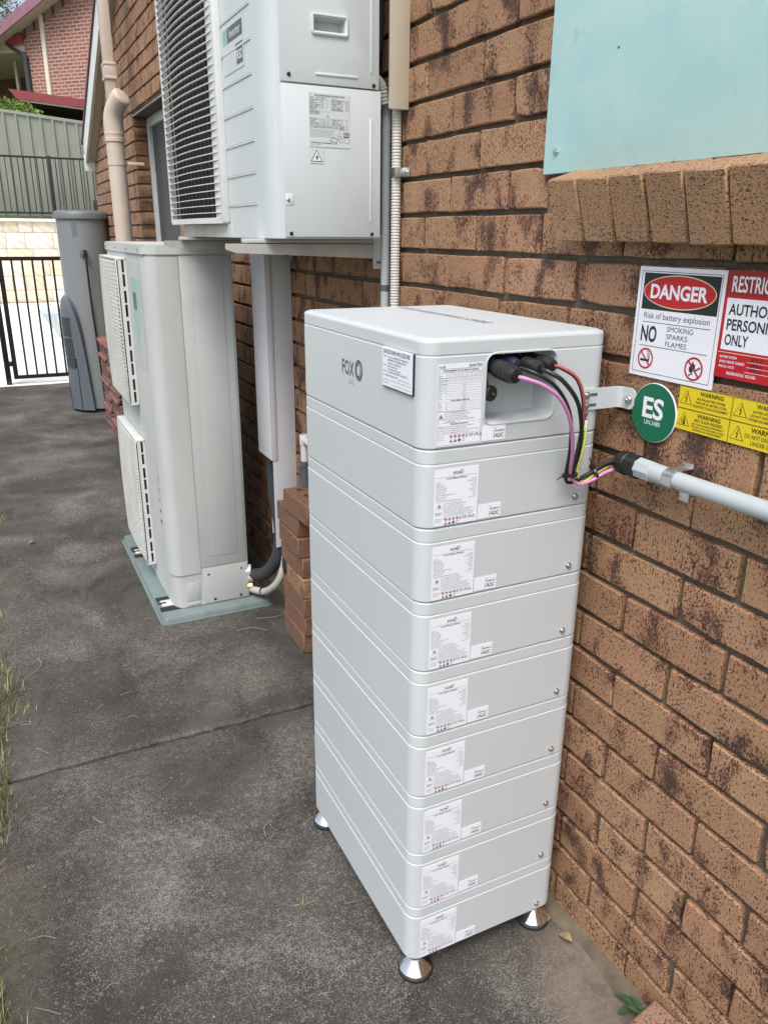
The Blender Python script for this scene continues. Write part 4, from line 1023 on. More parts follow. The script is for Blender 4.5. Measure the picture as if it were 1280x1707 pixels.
for (y, z), (hd, lines, kind), lb in YS:
    s = Sheet((SX, y, z), *FX); W, H = 0.1070, 0.0352
    s.base(W, H, 'sign yellow', 0.0014); s.frame(0, 0, W, H, 0.0004, 'ink olive')
    s.tri(0.0160, 0.0050, 0.0225, 0.0009, 'ink olive', 'sign yellow')
    s.bolt(0.0160, 0.0105, 0.0150, 'ink olive') if kind != 1 else (s.bolt(0.0130, 0.0145, 0.0105, 'ink olive'), s.poly([(0.0165, 0.011), (0.0185, 0.013), (0.0195, 0.019), (0.0205, 0.0258), (0.0150, 0.0258), (0.0160, 0.018)], 'ink olive', 3))
    if kind == 2:
        s.text(hd, 0.0660, 0.0110, 0.0075, 'ink olive', width=0.052, bold=0.03, align='C')
        s.text(lines[0], 0.0670, 0.0205, 0.0062, 'ink olive', width=0.074, align='C', bold=.01); s.text(lines[1], 0.0670, 0.0300, 0.0062, 'ink olive', width=0.050, align='C', bold=.01)
    else:
        s.text(hd, 0.0665, 0.0098, 0.0064, 'ink olive', width=0.047, bold=0.03, align='C')
        if kind == 0:
            for i, a in enumerate(lines): s.text(a, 0.0665, 0.0172 + i * 0.0062, 0.0037, 'ink olive', width=(0.056, 0.062, 0.070)[i], align='C', bold=0.02)
        else:
            s.text(lines[0], 0.0665, 0.0168, 0.0048, 'ink olive', width=0.057, align='C', bold=0.02)
            for i, a in enumerate(lines[1:]): s.text(a, 0.0665, 0.0222 + i * 0.0048, 0.0031, 'ink olive', width=(0.064, 0.066, 0.060)[i], align='C', bold=.015)
    tag(s.build('warning_sticker'), lb, 'sticker', 'yellow warning stickers in a block of four')
m = MB(); m.lathe((-0.0065, 0.9905, 1.2125), (1, 0, 0), [(0.0506, 0.0), (0.0512, 0.0004), (0.0512, 0.0025), (0.0506, 0.0029)], 'sign white', 56)
es = m.build('round_sign'); tag(es, 'round green sign reading ES with white rim beside the bracket', 'sign')
s = Sheet((-0.0067, 0.9905 + 0.05, 1.2125 + 0.05), *FX)
s.ell(0.05, 0.05, 0.0502, 0.0502, 'sign green', 1, 56)
s.text('ES', 0.0485, 0.0590, 0.0335, 'sign white', width=0.048, bold=0.028, align='C', l=2, res=4); s.text('UN.3480', 0.0500, 0.0715, 0.0078, 'sign white', width=0.037, align='C', l=2, res=3)
s.build('sign_face', es)

# ------------------------------------------------------------------ wall-hung air conditioner
ac = thing('air_conditioner', 'white outdoor air conditioner hung on the wall with a wide slatted grille', 'air conditioner', (-0.2, 2.4, 1.487))
AX0, AX1, AY0, AY1, AZ0, AZ1 = -0.327, -0.062, 1.97, 2.95, 1.488, 2.36
def corner_xy(x_side, y_side, front_x):
    return [(x_side, y_side), (x_side - 0.010, y_side + 0.004), (x_side - 0.018, y_side + 0.018), (x_side - 0.024, y_side + 0.045), (front_x, y_side + 0.085)]
m = MB(); FXA = -0.353
fp = [(AX1, AY0 + 0.004), (AX1 + 0.0, AY1), (FXA, AY1)] + list(reversed(corner_xy(AX0, AY0, FXA)))
m.loft([[(x, y, z) for x, y in fp] for z in (AZ0, AZ1)], 'ac white paint'); cab_ = m.build('cabinet', ac, angle=28)
m = MB(); lid = [(AX1 + .004, AY0 - .004), (AX1 + .004, AY1 + .004), (FXA - .004, AY1 + .004), (FXA - .004, AY0 + .08), (AX0 - .016, AY0), (AX0, AY0 - .004)]
m.loft([[(x, y, z) for x, y in lid] for z in (AZ1 + .001, AZ1 + 0.02)], 'ac white paint'); m.build('lid', ac)
def slab_y(name, x0, x1, z0, z1, y, t, mat, parent, bev=0.003):
    m = MB(); m.box((x0, y - t, z0), (x1, y, z1), mat, bev); return m.build(name, parent)
up = slab_y('upper_side_panel', AX0 + 0.004, AX1 - 0.004, 1.8375, AZ1 - 0.01, AY0 - 0.0006, 0.005, 'ac white paint', ac)
lo = slab_y('lower_side_panel', AX0 + 0.006, AX1 + 0.002, AZ0 + 0.004, 1.8345, AY0 - 0.0004, 0.0035, 'ac white paint', ac)
def rib(x0, x1, z0, z1, y, parent):
    m = MB(); m.box((x0, y - 0.0026, z0), (x1, y + 0.002, z1), 'ac white paint', 0.0024); m.build('pressed_rib', parent)
rib(-0.0905, -0.0845, 1.872, 2.20, AY0 - 0.0056, up); rib(-0.235, -0.123, 1.8565, 1.8625, AY0 - 0.0056, up)
rib(-0.0905, -0.0845, 1.530, 1.772, AY0 - 0.0039, lo)
m = MB()   # recessed handle
hx0, hx1, hz0, hz1 = -0.243, -0.150, 1.9415, 1.985; yy = AY0 - 0.0058
ring = lambda ins, y: [(x, y, z) for x, z, _ in rrect(hx0, hx1, hz0, hz1, 0, 0.006, 4, ins)]
m.loft([ring(-0.001, yy + 0.003), ring(0, yy - 0.0045), ring(0.0035, yy - 0.0055), ring(0.0065, yy - 0.0030), ring(0.0080, yy + 0.0001)], 'ac white paint', False, False)
m.build('handle', up)
for ob_ in (up, cab_):
    cu_ = MB(); cu_.loft([ring(0.0078, yy - .03), ring(0.0078, yy + .001), ring(0.0105, yy + .026)], 'ac white paint'); cu_ = cu_.build('recess_cutter')
    bm = bmesh.new(); bm.from_mesh(cu_.data); bmesh.ops.recalc_face_normals(bm, faces=bm.faces); bm.to_mesh(cu_.data); bm.free()
    outward(ob_)
    cu_.location = -ORIG[ac.name]; ob_.parent = None; boolean(ob_, cu_, angle=28); ob_.parent = ac

def dark_screw(x, z, y, parent, mat='dark screw', r=0.0048):
    m = MB(); m.lathe((x, y, z), (0, -1, 0), [(r, -0.001), (r, 0.0018), (r * .5, 0.003)], mat, 12); m.build('screw', parent)
dark_screw(-0.302, 1.853, AY0 - .0056, up); dark_screw(-0.081, 1.845, AY0 - .0056, up)
dark_screw(-0.306, 1.500, AY0 - .0039, lo); dark_screw(-0.084, 1.500, AY0 - .0039, lo)
m = MB(); m.box((-0.318, AY0 - 0.0052, 1.566), (-0.298, AY0 - 0.0030, 1.592), 'ac grille plastic', 0.002); m.build('screw_pocket', lo)
dark_screw(-0.312, 1.578, AY0 - .0052, lo, 'screw steel', 0.0042)
s = Sheet((-0.2535, AY0 - 0.0050, 1.8195), *FN); W, H = 0.108, 0.1185
s.base(W, H, 'label silver', 0.0008); k = 'ink grey'; rg = random.Random(2)
s.text('AIR CONDITIONER OUTDOOR UNIT', 0.055, 0.0075, 0.0034, 'ink black', width=0.078, bold=0.02, align='C')
s.text('MODEL', 0.003, 0.0115, 0.0026, k, res=1); s.text('MFG. No.', 0.060, 0.0125, 0.0026, k, res=1); s.text('230 V  50 Hz', 0.021, 0.0120, 0.0030, 'ink black', bold=.02, res=1)
tx = ['POWER SUPPLY', 'CAPACITY', 'RATED INPUT', 'RATED CURRENT', 'MAX CURRENT', 'REFRIGERANT', 'WEIGHT', 'PROTECTION', 'SERIAL NUMBER', 'DESIGN PRESSURE', 'AIR FLOW', 'COMPRESSOR']
for i in range(10):
    y = 0.0165 + i * 0.0034; s.text(tx[i], 0.003, y, 0.0023, k, bold=.015, res=1)
    if i < 6: s.text('%d.%d kW' % (rg.randrange(2, 9), rg.randrange(10)), 0.030, y, 0.0022, k, res=1); s.text('%d.%d' % (rg.randrange(2, 9), rg.randrange(10)), 0.046, y, 0.0022, k, res=1)
    if i < 7:
        s.text(tx[(i + 3) % 12], 0.060, y, 0.0023, k, bold=.015, res=1); s.text('%d.%d A' % (rg.randrange(2, 19), rg.randrange(10)), 0.083, y, 0.0023, k, res=1); s.text('%d W' % rg.randrange(700, 2400), 0.096, y, 0.0023, k, res=1)
for y in (0.0140, 0.0405, 0.0552, 0.0700, 0.0800): s.rect(0.002, y, 0.106 if y != .0405 else .056, y + .0003, k)
for x, y0, y1 in ((0.0285, .014, .0405), (0.0575, .014, .0400), (0.0810, .014, .0385), (0.0585, .0552, .0700), (0.0810, .0552, .070)): s.rect(x, y0, x + .0003, y1, k)
for i in range(4):
    y = 0.0588 + i * 0.0034; s.text(tx[(i + 5) % 12], 0.003, y, 0.0023, k, res=1, bold=.015); s.text(tx[i], 0.060, y, 0.0023, k, res=1, bold=.015); s.text('%d.%d' % (rg.randrange(9), rg.randrange(9)), 0.085, y, .0023, k, res=1); s.text('%d.%d' % (rg.randrange(9), rg.randrange(9)), 0.098, y, .0023, k, res=1)
    s.text('See the installation manual', 0.026, y, 0.0020, k, width=0.028, res=1)
s.tri(0.050, 0.0460, 0.006, 0.0006, 'ink black', 'label silver')
s.text('OUTSIDE SOUND POWER LEVEL', 0.0035, 0.0765, 0.0046, 'ink grey', width=0.074, bold=0.01); s.text('60', 0.0805, 0.0785, 0.0092, 'ink grey', width=0.0125, bold=0.01); s.text('dBA', 0.0955, 0.0775, 0.0032, k)
for i in range(5): s.text(('Contains fluorinated greenhouse gases covered by the', 'protocol. Refer to the manual before any service work.', 'Only qualified persons may handle refrigerant in this unit.', 'Do not reuse pipes and fittings from older equipment.', 'Keep flammable materials away while charging.')[i], 0.003, 0.0838 + i * .0031, 0.0021, k, width=0.066 - .008 * (i % 2), res=1)
s.tri(0.080, 0.0830, 0.0105, 0.0008, 'ink black', 'label silver'); s.rect(0.0905, 0.0835, 0.1055, 0.0945, 'ink black'); s.text('R32', 0.098, 0.0922, 0.0070, 'label silver', width=0.0125, align='C', bold=.03, l=2)
s.frame(0.078, 0.0965, 0.0905, 0.1065, .0007, k); s.rect(.0838, .0965, .0845, .1065, k); s.frame(0.0935, 0.0965, 0.1055, 0.1075, .0007, k); s.line(0.054, 0.104, 0.062, 0.0965, .001, 'ink black'); s.line(.062, .0965, .076, .0990, .001, 'ink black'); s.line(.076, .0990, .0715, .1065, .001, 'ink black'); s.line(.0715, .1065, .054, .104, .001, 'ink black')
s.text('Industries (Thailand) Ltd.', 0.003, 0.1105, 0.0030, 'ink black', width=0.072, bold=.02); s.text('MADE IN THAILAND', 0.003, 0.1145, 0.0022, k, res=1)
s.build('rating_label', lo)
s = Sheet((-0.2525, AY0 - 0.0050, 1.6975), *FN); s.base(0.0375, 0.034, 'label silver', 0.0006); s.tri(0.0180, 0.0035, 0.0265, 0.0016, 'ink black', 'sign white')
s.poly([(0.0180, 0.0135), (0.0215, 0.0195), (0.0215, 0.0235), (0.0195, 0.0265), (0.0160, 0.0265), (0.0145, 0.0230), (0.0150, 0.0195), (0.0170, 0.0185)], 'ink black', 3); s.poly([(0.0185, 0.0205), (0.0198, 0.0235), (0.0180, 0.0258), (0.0163, 0.0238)], 'sign white', 4)
s.build('flame_sticker', lo)
# front cover: grey strips paint the pressed grooves' shade, with raised lips below
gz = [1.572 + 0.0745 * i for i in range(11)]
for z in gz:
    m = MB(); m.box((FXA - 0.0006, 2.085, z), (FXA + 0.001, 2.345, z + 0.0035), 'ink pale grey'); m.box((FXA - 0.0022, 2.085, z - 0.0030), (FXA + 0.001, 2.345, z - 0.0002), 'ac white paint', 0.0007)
    m.build('groove_shade_lip', ac)
s = Sheet((FXA - 0.0012, 2.325, 2.010), *FX)
s.base(0.185, 0.115, 'ac white paint', 0.0006); s.rect(0.002, 0.010, 0.045, 0.045, 'sticker teal'); s.rect(0.045, 0.010, 0.178, 0.045, 'ink grey'); s.text('Inverter', 0.066, 0.036, 0.020, 'sign white', width=0.095, l=2)
s.rect(0.115, 0.058, 0.178, 0.062, 'ink grey'); s.rect(0.122, 0.066, 0.176, 0.105, 'ink grey'); s.text('R32', 0.149, 0.094, 0.020, 'sign white', width=0.044, align='C', bold=.02, l=2); s.build('maker_sticker', ac)
# grille: frame, slats and the uprights behind
GY0, GY1, GZ0, GZ1 = 2.345, 2.965, 1.530, 2.345
gm = MB()
def gx(y):   # bulge of the grille seen from above
    t = (y - GY0) / (GY1 - GY0); return -0.368 - 0.024 * math.sin(min(1.0, t / 0.60) * math.pi / 2) + 0.014 * max(0, t - .60)
gm.box((-0.374, GY0, GZ0), (-0.353, GY0 + 0.012, GZ1), 'ac grille plastic', 0.002)
ys = [GY0 + 0.004 + (GY1 - GY0 - 0.004) * i / 14 for i in range(15)]
loops = [[(gx(y) - 0.002, y, GZ0 - 0.004), (gx(y) - 0.002, y, GZ0 + 0.012), (-0.356, y, GZ0 + 0.012), (-0.356, y, GZ0 - 0.004)] for y in ys]; gm.loft(loops, 'ac grille plastic')
loops = [[(gx(y) - 0.002, y, GZ1 - 0.012), (gx(y) - 0.002, y, GZ1 + 0.004), (-0.356, y, GZ1 + 0.004), (-0.356, y, GZ1 - 0.012)] for y in ys]; gm.loft(loops, 'ac grille plastic')
gm.box((gx(GY1) - .004, GY1 - 0.012, GZ0), (-0.356, GY1 + .002, GZ1), 'ac grille plastic', 0.002)
gm.box((-0.3735, GY0 + 0.010, GZ0 + .01), (-0.360, GY0 + 0.075, GZ1 - .01), 'ac grille plastic')
grl = gm.build('grille', ac)
bk = MB(); bk.box((-0.3565, GY0 + 0.012, GZ0), (-0.354, GY1 - .01, GZ1), 'dark interior'); bk.build('fan_opening', grl)
sl = MB(); ys2 = [GY0 + 0.006, GY0 + 0.02, GY0 + 0.05] + [GY0 + 0.08 + (GY1 - GY0 - 0.09) * i / 9 for i in range(10)]
sl.loft([[(gx(y) - 0.0045, y, -0.0011), (gx(y) - 0.0045, y, 0.0011), (gx(y) + 0.003, y, 0.0013), (gx(y) + 0.003, y, -0.0008)] for y in ys2], 'ac grille plastic')
s0 = sl.build('slat', grl)
for v in s0.data.vertices: v.co = v.co + ORIG[ac.name]
NS = 40
for i in range(NS):
    o = s0 if i == 0 else s0.copy()
    if i: C.objects.link(o); o.parent = grl
    o.location = Vector((0, 0, GZ0 + 0.026 + i * (GZ1 - GZ0 - 0.045) / (NS - 1))) - ORIG[ac.name]
ub = MB()
for i in range(12):
    y = GY0 + 0.095 + i * 0.048; ub.box((-0.376, y, GZ0 + .01), (-0.371, y + 0.003, GZ1 - .01), 'fin metal')
ub.build('grille_uprights', grl)
fd = MB()
for y in (2.06, 2.80): fd.box((-0.40, y - 0.02, AZ0 - 0.012), (-0.03, y + 0.03, AZ0 - 0.001), 'aged ac paint', 0.002)
fd.build('feet', ac)
bp = MB(); bp.box((FXA + 0.012, GY0 - 0.02, AZ0 + .0), (FXA - 0.006, AY1 - 0.03, GZ0 - 0.006), 'aged ac grille'); bp.build('drain_skirt', ac)
# steel brackets under it
def bracket(y, label):
    b = thing('support_bracket', label, 'bracket', (0, y, 1.45), 'steel brackets carrying the air conditioner')
    m = MB(); x1 = -0.4500
    zt, zb0, zb1 = 1.474, 1.436, 1.452
    pts = [(-0.008, zt), (x1, zt), (x1 - 0.006, zt - 0.006), (x1 - .004, zt - 0.014), (x1 + 0.022, zb1), (-0.008, zb0)]
    for (a, c) in ((y, y + 0.0028),):
        m.add([(x, a, z) for x, z in pts] + [(x, c, z) for x, z in pts], [tuple(range(6)), tuple(reversed(range(6, 12)))] + [(i, i + 6, (i + 1) % 6 + 6, (i + 1) % 6) for i in range(6)], 'bracket steel')
    m.box((x1 + 0.004, y + .003, zt - 0.003), (-0.008, y + 0.038, zt), 'bracket steel', 0.001); m.build('arm', b)
    m = MB(); m.box((-0.046, y - 0.003, 1.410), (-0.003, y - 0.0002, 1.50), 'bracket steel', 0.001); m.box((-0.0065, y, 1.41), (-0.003, y + 0.045, 1.75), 'bracket steel', 0.001); m.build('wall_plate', b)
    m = MB(); m.lathe((-0.020, y - 0.003, 1.4655), (0, -1, 0), [(0.0075, 0), (0.0075, 0.001), (0.006, 0.0014), (0.006, 0.005), (0.003, 0.006)], 'galvanised', 6); m.build('bolt', b)
    m = MB(); m.box((-0.036, y - 0.0036, 1.424), (-0.022, y - 0.0028, 1.431), 'ink grey'); m.build('slot', b)
    m = MB(); m.box((-0.34, y + 0.004, 1.4745), (-0.07, y + 0.034, 1.4765), 'black rubber'); m.build('rubber_strip', b)
bracket(2.04, 'nearer steel bracket arm under the hanging air conditioner')
bracket(2.80, 'farther steel bracket arm above the standing unit')

# ------------------------------------------------------------------ pipes and ducts beside it
m = MB(); m.box((-0.0500, 1.932, 1.7935), (-0.0030, 1.947, 3.2), 'beige duct', 0.004); d = m.build('cable_duct'); tag(d, 'beige rectangular cable duct on the bricks beside the air conditioner', 'duct')
m = MB(); m.box((-0.0520, 1.9285, 1.7930), (-0.0010, 1.9318, 3.2), 'beige duct', 0.001); m.build('duct_cover', d)
m = MB(); P0, P1 = 1.20, 1.815
m.cyl((-0.0165, 1.963, 1.0), (-0.0155, 1.963, P1), 0.0105, 'flex conduit', 14)
nr = 110
prf = []
for i in range(nr):
    h = i * (P1 - 1.0) / nr; st = (P1 - 1.0) / nr
    prf += [(0.0112, h), (0.0128, h + st * .25), (0.0128, h + st * .6), (0.0112, h + st * .85)]
m.lathe((-0.0165, 1.963, 1.0), (0, 0, 1), prf, 'flex conduit', 14); fx = m.build('corrugated_conduit', angle=20); tag(fx, 'corrugated grey conduit dropping from the beige duct', 'conduit')
m = MB(); m.box((-0.0300, 1.940, 1.640), (-0.0020, 1.975, 1.662), 'galvanised', 0.001); m.box((-0.0040, 1.915, 1.640), (-0.0015, 1.945, 1.662), 'galvanised', 0.001); m.lathe((-0.0042, 1.927, 1.651), (-1, 0, 0), [(0.006, 0), (0.005, .003), (.002, .004)], 'screw steel', 8); m.build('clip', fx)
m = MB(); m.cyl((-0.0150, 2.026, 0.95), (-0.0150, 2.026, 1.83), 0.0120, 'conduit grey', 16); m.cyl((-0.0150, 2.026, 1.352), (-0.0150, 2.026, 1.368), 0.0130, 'ink grey', 16); tag(m.build('rigid_conduit'), 'plain grey conduit beside the corrugated one', 'conduit')
m = MB(); pts = [(-0.070, 2.02, 1.872), (-0.050, 2.012, 1.868), (-0.036, 2.01, 1.850), (-0.028, 2.01, 1.815)]
m.tube(pts, 0.0125, 'flex conduit', 12, 6)
P = [Vector(p) for p in pts]
for i in range(14):
    t = i / 13 * 2.999; a = int(t); q = P[a].lerp(P[a + 1], t - a); dq = (P[a + 1] - P[a]).normalized(); m.lathe(q, dq, [(0.0125, -.002), (0.0142, -.001), (0.0142, .001), (0.0125, .002)], 'flex conduit', 12)
tag(m.build('corrugated_hose'), 'short corrugated grey hose between the air conditioner and the beige duct', 'hose')
m = MB(); m.tube([(-0.066, 2.06, 1.93), (-0.045, 2.055, 1.935), (-0.036, 2.05, 1.99), (-0.036, 2.05, 2.4)], 0.021, 'insulation black', 14, 6); tag(m.build('insulated_pipe'), 'dark insulated pipe rising behind the white air conditioner', 'pipe')

# white trunking to the right of the standing unit
td = thing('pipe_trunking', 'white rectangular pipe trunking on the wall with its cover missing at the foot', 'trunking', (-0.05, 2.85, 0.5))
m = MB(); m.box((-0.098, 2.8300, 0.30), (-0.002, 2.8330, 1.462), 'white duct', 0.001); m.box((-0.060, 2.990, 0.30), (-0.002, 2.993, 1.462), 'white duct', 0.001); m.box((-0.005, 2.833, 0.30), (-0.002, 2.990, 1.462), 'white duct'); m.build('channel', td)
m = MB(); m.box((-0.103, 2.8268, 0.665), (-0.0985, 2.996, 1.463), 'white duct', 0.001); m.box((-0.0985, 2.8265, 0.665), (-0.080, 2.8295, 1.463), 'white duct', 0.0008); m.build('cover', td)
m = MB(); m.tube([(-0.062, 2.93, 0.70), (-0.066, 2.93, 0.50), (-0.062, 2.88, 0.36), (-0.085, 2.87, 0.24), (-0.115, 2.93, 0.155), (-0.150, 2.99, 0.125), (-0.170, 3.03, 0.12)], 0.027, 'insulation black', 14, 7)
tag(m.build('insulated_hose'), 'black insulated hose curving from the trunking into the standing unit', 'hose')
m = MB(); m.tube([(-0.040, 2.90, 0.68), (-0.045, 2.89, 0.45), (-0.055, 2.84, 0.28), (-0.090, 2.83, 0.160), (-0.125, 2.895, 0.085), (-0.155, 2.96, 0.066), (-0.172, 3.01, 0.062)], 0.0155, 'insulation tape', 14, 7)
for p in ((-0.138, 2.92, 0.078),): m.lathe(p, (-.4, .9, -.1), [(0.0165, -.003), (.0175, -.002), (.0175, .002), (.0165, .003)], 'black plastic', 12)
tag(m.build('taped_pipe'), 'thin pale taped pipe under the black insulated hose', 'pipe')
m = MB(); m.lathe((-0.160, 2.995, 0.150), (-1, .35, 0), [(0.018, 0), (0.024, .004), (0.024, .024), (0.018, .028)], 'white pvc', 8); m.lathe((-0.155, 2.985, 0.115), (-1, .35, 0), [(0.014, 0), (0.018, .004), (0.018, .022), (.014, .026)], 'insulation tape', 8); m.lathe((-0.158, 2.985, 0.078), (-1, .35, 0), [(0.012, 0), (0.016, .004), (0.016, .022), (.012, .024)], 'brass', 6)
tag(m.build('pipe_valves'), 'white and brass pipe valves at the foot of the standing unit', 'valve')
# little drain pipe behind the battery
dp = thing('drain_pipe', 'white plastic drain elbow dropping into a dark grey pipe by the stacked bricks', 'pipe', (-0.04, 2.62, 0.5))
m = MB(); m.tube([(-0.045, 2.40, 0.775), (-0.045, 2.54, 0.790), (-0.045, 2.600, 0.795)], 0.014, 'white pvc', 12, 5); m.lathe((-0.045, 2.600, 0.795), (0, 1, 0), [(0.0165, -.012), (0.0175, -.01), (0.0175, .018), (0.0165, .022)], 'white pvc', 14); m.lathe((-0.045, 2.618, 0.812), (0, 0, -1), [(0.0165, 0), (0.0175, .002), (0.0175, .036), (.0145, .038), (.0145, .11)], 'white pvc', 14); m.build('elbow', dp)
m = MB(); m.cyl((-0.045, 2.618, 0.40), (-0.045, 2.618, 0.710), 0.0175, 'dark grey pvc', 14); m.lathe((-0.045, 2.618, 0.69), (0, 0, 1), [(.019, 0), (.0205, .002), (.0205, .022), (.018, .024)], 'dark grey pvc', 14); m.box((-0.066, 2.612, 0.672), (-0.045, 2.640, 0.684), 'dark grey pvc'); m.build('grey_pipe', dp)

# ------------------------------------------------------------------ standing twin-fan unit
un = thing('heat_pump', 'tall weathered twin-fan outdoor unit standing on a blue-green base', 'air conditioner', (-0.33, 3.4, 0))
UX0, UX1, UY0, UY1, UZ0, UZ1 = -0.445, -0.173, 2.985, 3.905, 0.034, 1.448
UF = -0.493
def ufp(ins=0.0, lowcut=0.0):
    c = [(UX0, UY0), (UX0 - .016, UY0 + .004), (UX0 - .030, UY0 + .014), (UX0 - .041, UY0 + .032), (UF, UY0 + .065)]
    r = [(UX1 - 0.012, UY0), (UX1 - .003, UY0 + .004), (UX1, UY0 + .014)]
    return list(reversed(c)) + r + [(UX1, UY1), (UF, UY1)]
m = MB(); f = ufp(); m.loft([[(x, y, z) for x, y in f] for z in (UZ0, UZ1)], 'aged ac paint'); m.build('cabinet', un, angle=40)
m = MB(); m.loft([[(x, y, z) for x, y in [(UF - .006, UY0 + .03), (UX0 - .02, UY0 - .002), (UX0, UY0 - .007), (UX1 + .004, UY0 - .007), (UX1 + .004, UY1 + .004), (UF - .006, UY1 + .004)]] for z in (UZ1 - 0.022, UZ1 + 0.010)], 'aged ac paint')
m.box((UF - .002, UY0 + .02, UZ1 + .0095), (UX1, UY1, UZ1 + .013), 'aged ac paint', .002); lid_ = m.build('lid', un)
for y in (3.08, 3.33, 3.6, 3.86):
    m = MB(); m.lathe((UF - .006, y, UZ1 - .008), (-1, 0, 0), [(.004, 0), (.0035, .002)], 'dark screw', 8); m.build('screw', lid_)
sp = slab_y('side_panel', -0.3725, UX1 - 0.012, UZ0 + 0.165, UZ1 - 0.024, UY0 - 0.0004, 0.0028, 'aged ac paint', un, 0.002)
m = MB(); m.box((-0.331, UY0 - .0050, 0.245), (-0.216, UY0 - .0030, 1.400), 'aged ac paint', 0.0019); m.build('pressed_field', sp)
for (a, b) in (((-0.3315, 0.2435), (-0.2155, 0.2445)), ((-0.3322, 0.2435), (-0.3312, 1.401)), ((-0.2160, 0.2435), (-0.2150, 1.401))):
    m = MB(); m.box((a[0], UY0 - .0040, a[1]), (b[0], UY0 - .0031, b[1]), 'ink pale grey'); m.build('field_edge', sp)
sb = slab_y('base_cover', -0.369, UX1 - 0.006, UZ0 + 0.002, UZ0 + 0.162, UY0 - 0.0004, 0.0024, 'aged ac paint', un, 0.002)
m = MB(); m.loft([[(x, y, z) for x, y in [(p[0] + .006 * (p[0] < -.4), p[1] + .003) for p in list(reversed([(UX0, UY0), (UX0 - .016, UY0 + .004), (UX0 - .030, UY0 + .014), (UX0 - .041, UY0 + .032), (UF, UY0 + .065)])) + [(-0.3765, UY0)]] + [(-0.3765, UY0 - .003)] + [(p[0] - .004, p[1] - .004) for p in [(UX0, UY0), (UX0 - .016, UY0 + .004), (UX0 - .030, UY0 + .014), (UX0 - .041, UY0 + .032), (UF, UY0 + .065)]]] for z in (UZ0 + .145, UZ1 - .03)], 'aged ac paint'); m.build('front_cover', un, angle=40)
m = MB(); m.box((UX0 + .004, UY0 - .0022, 0.060), (-0.384, UY0 - .0004, 0.142), 'aged ac paint', .0015); m.box((UX0 + .004, UY0 - .0034, 0.040), (-0.388, UY0 - .0004, 0.052), 'aged ac paint', .001); m.build('corner_plate', un)
for (x, z) in ((-0.347, 0.168), (-0.208, 0.172)):
    dark_screw(x, z, UY0 - .0028, sb, 'screw steel', .005)
for (x, z) in ((-0.325, 0.050), (-0.215, 0.048)): dark_screw(x, z, UY0 - .0028, sb, 'dark screw', .0055)
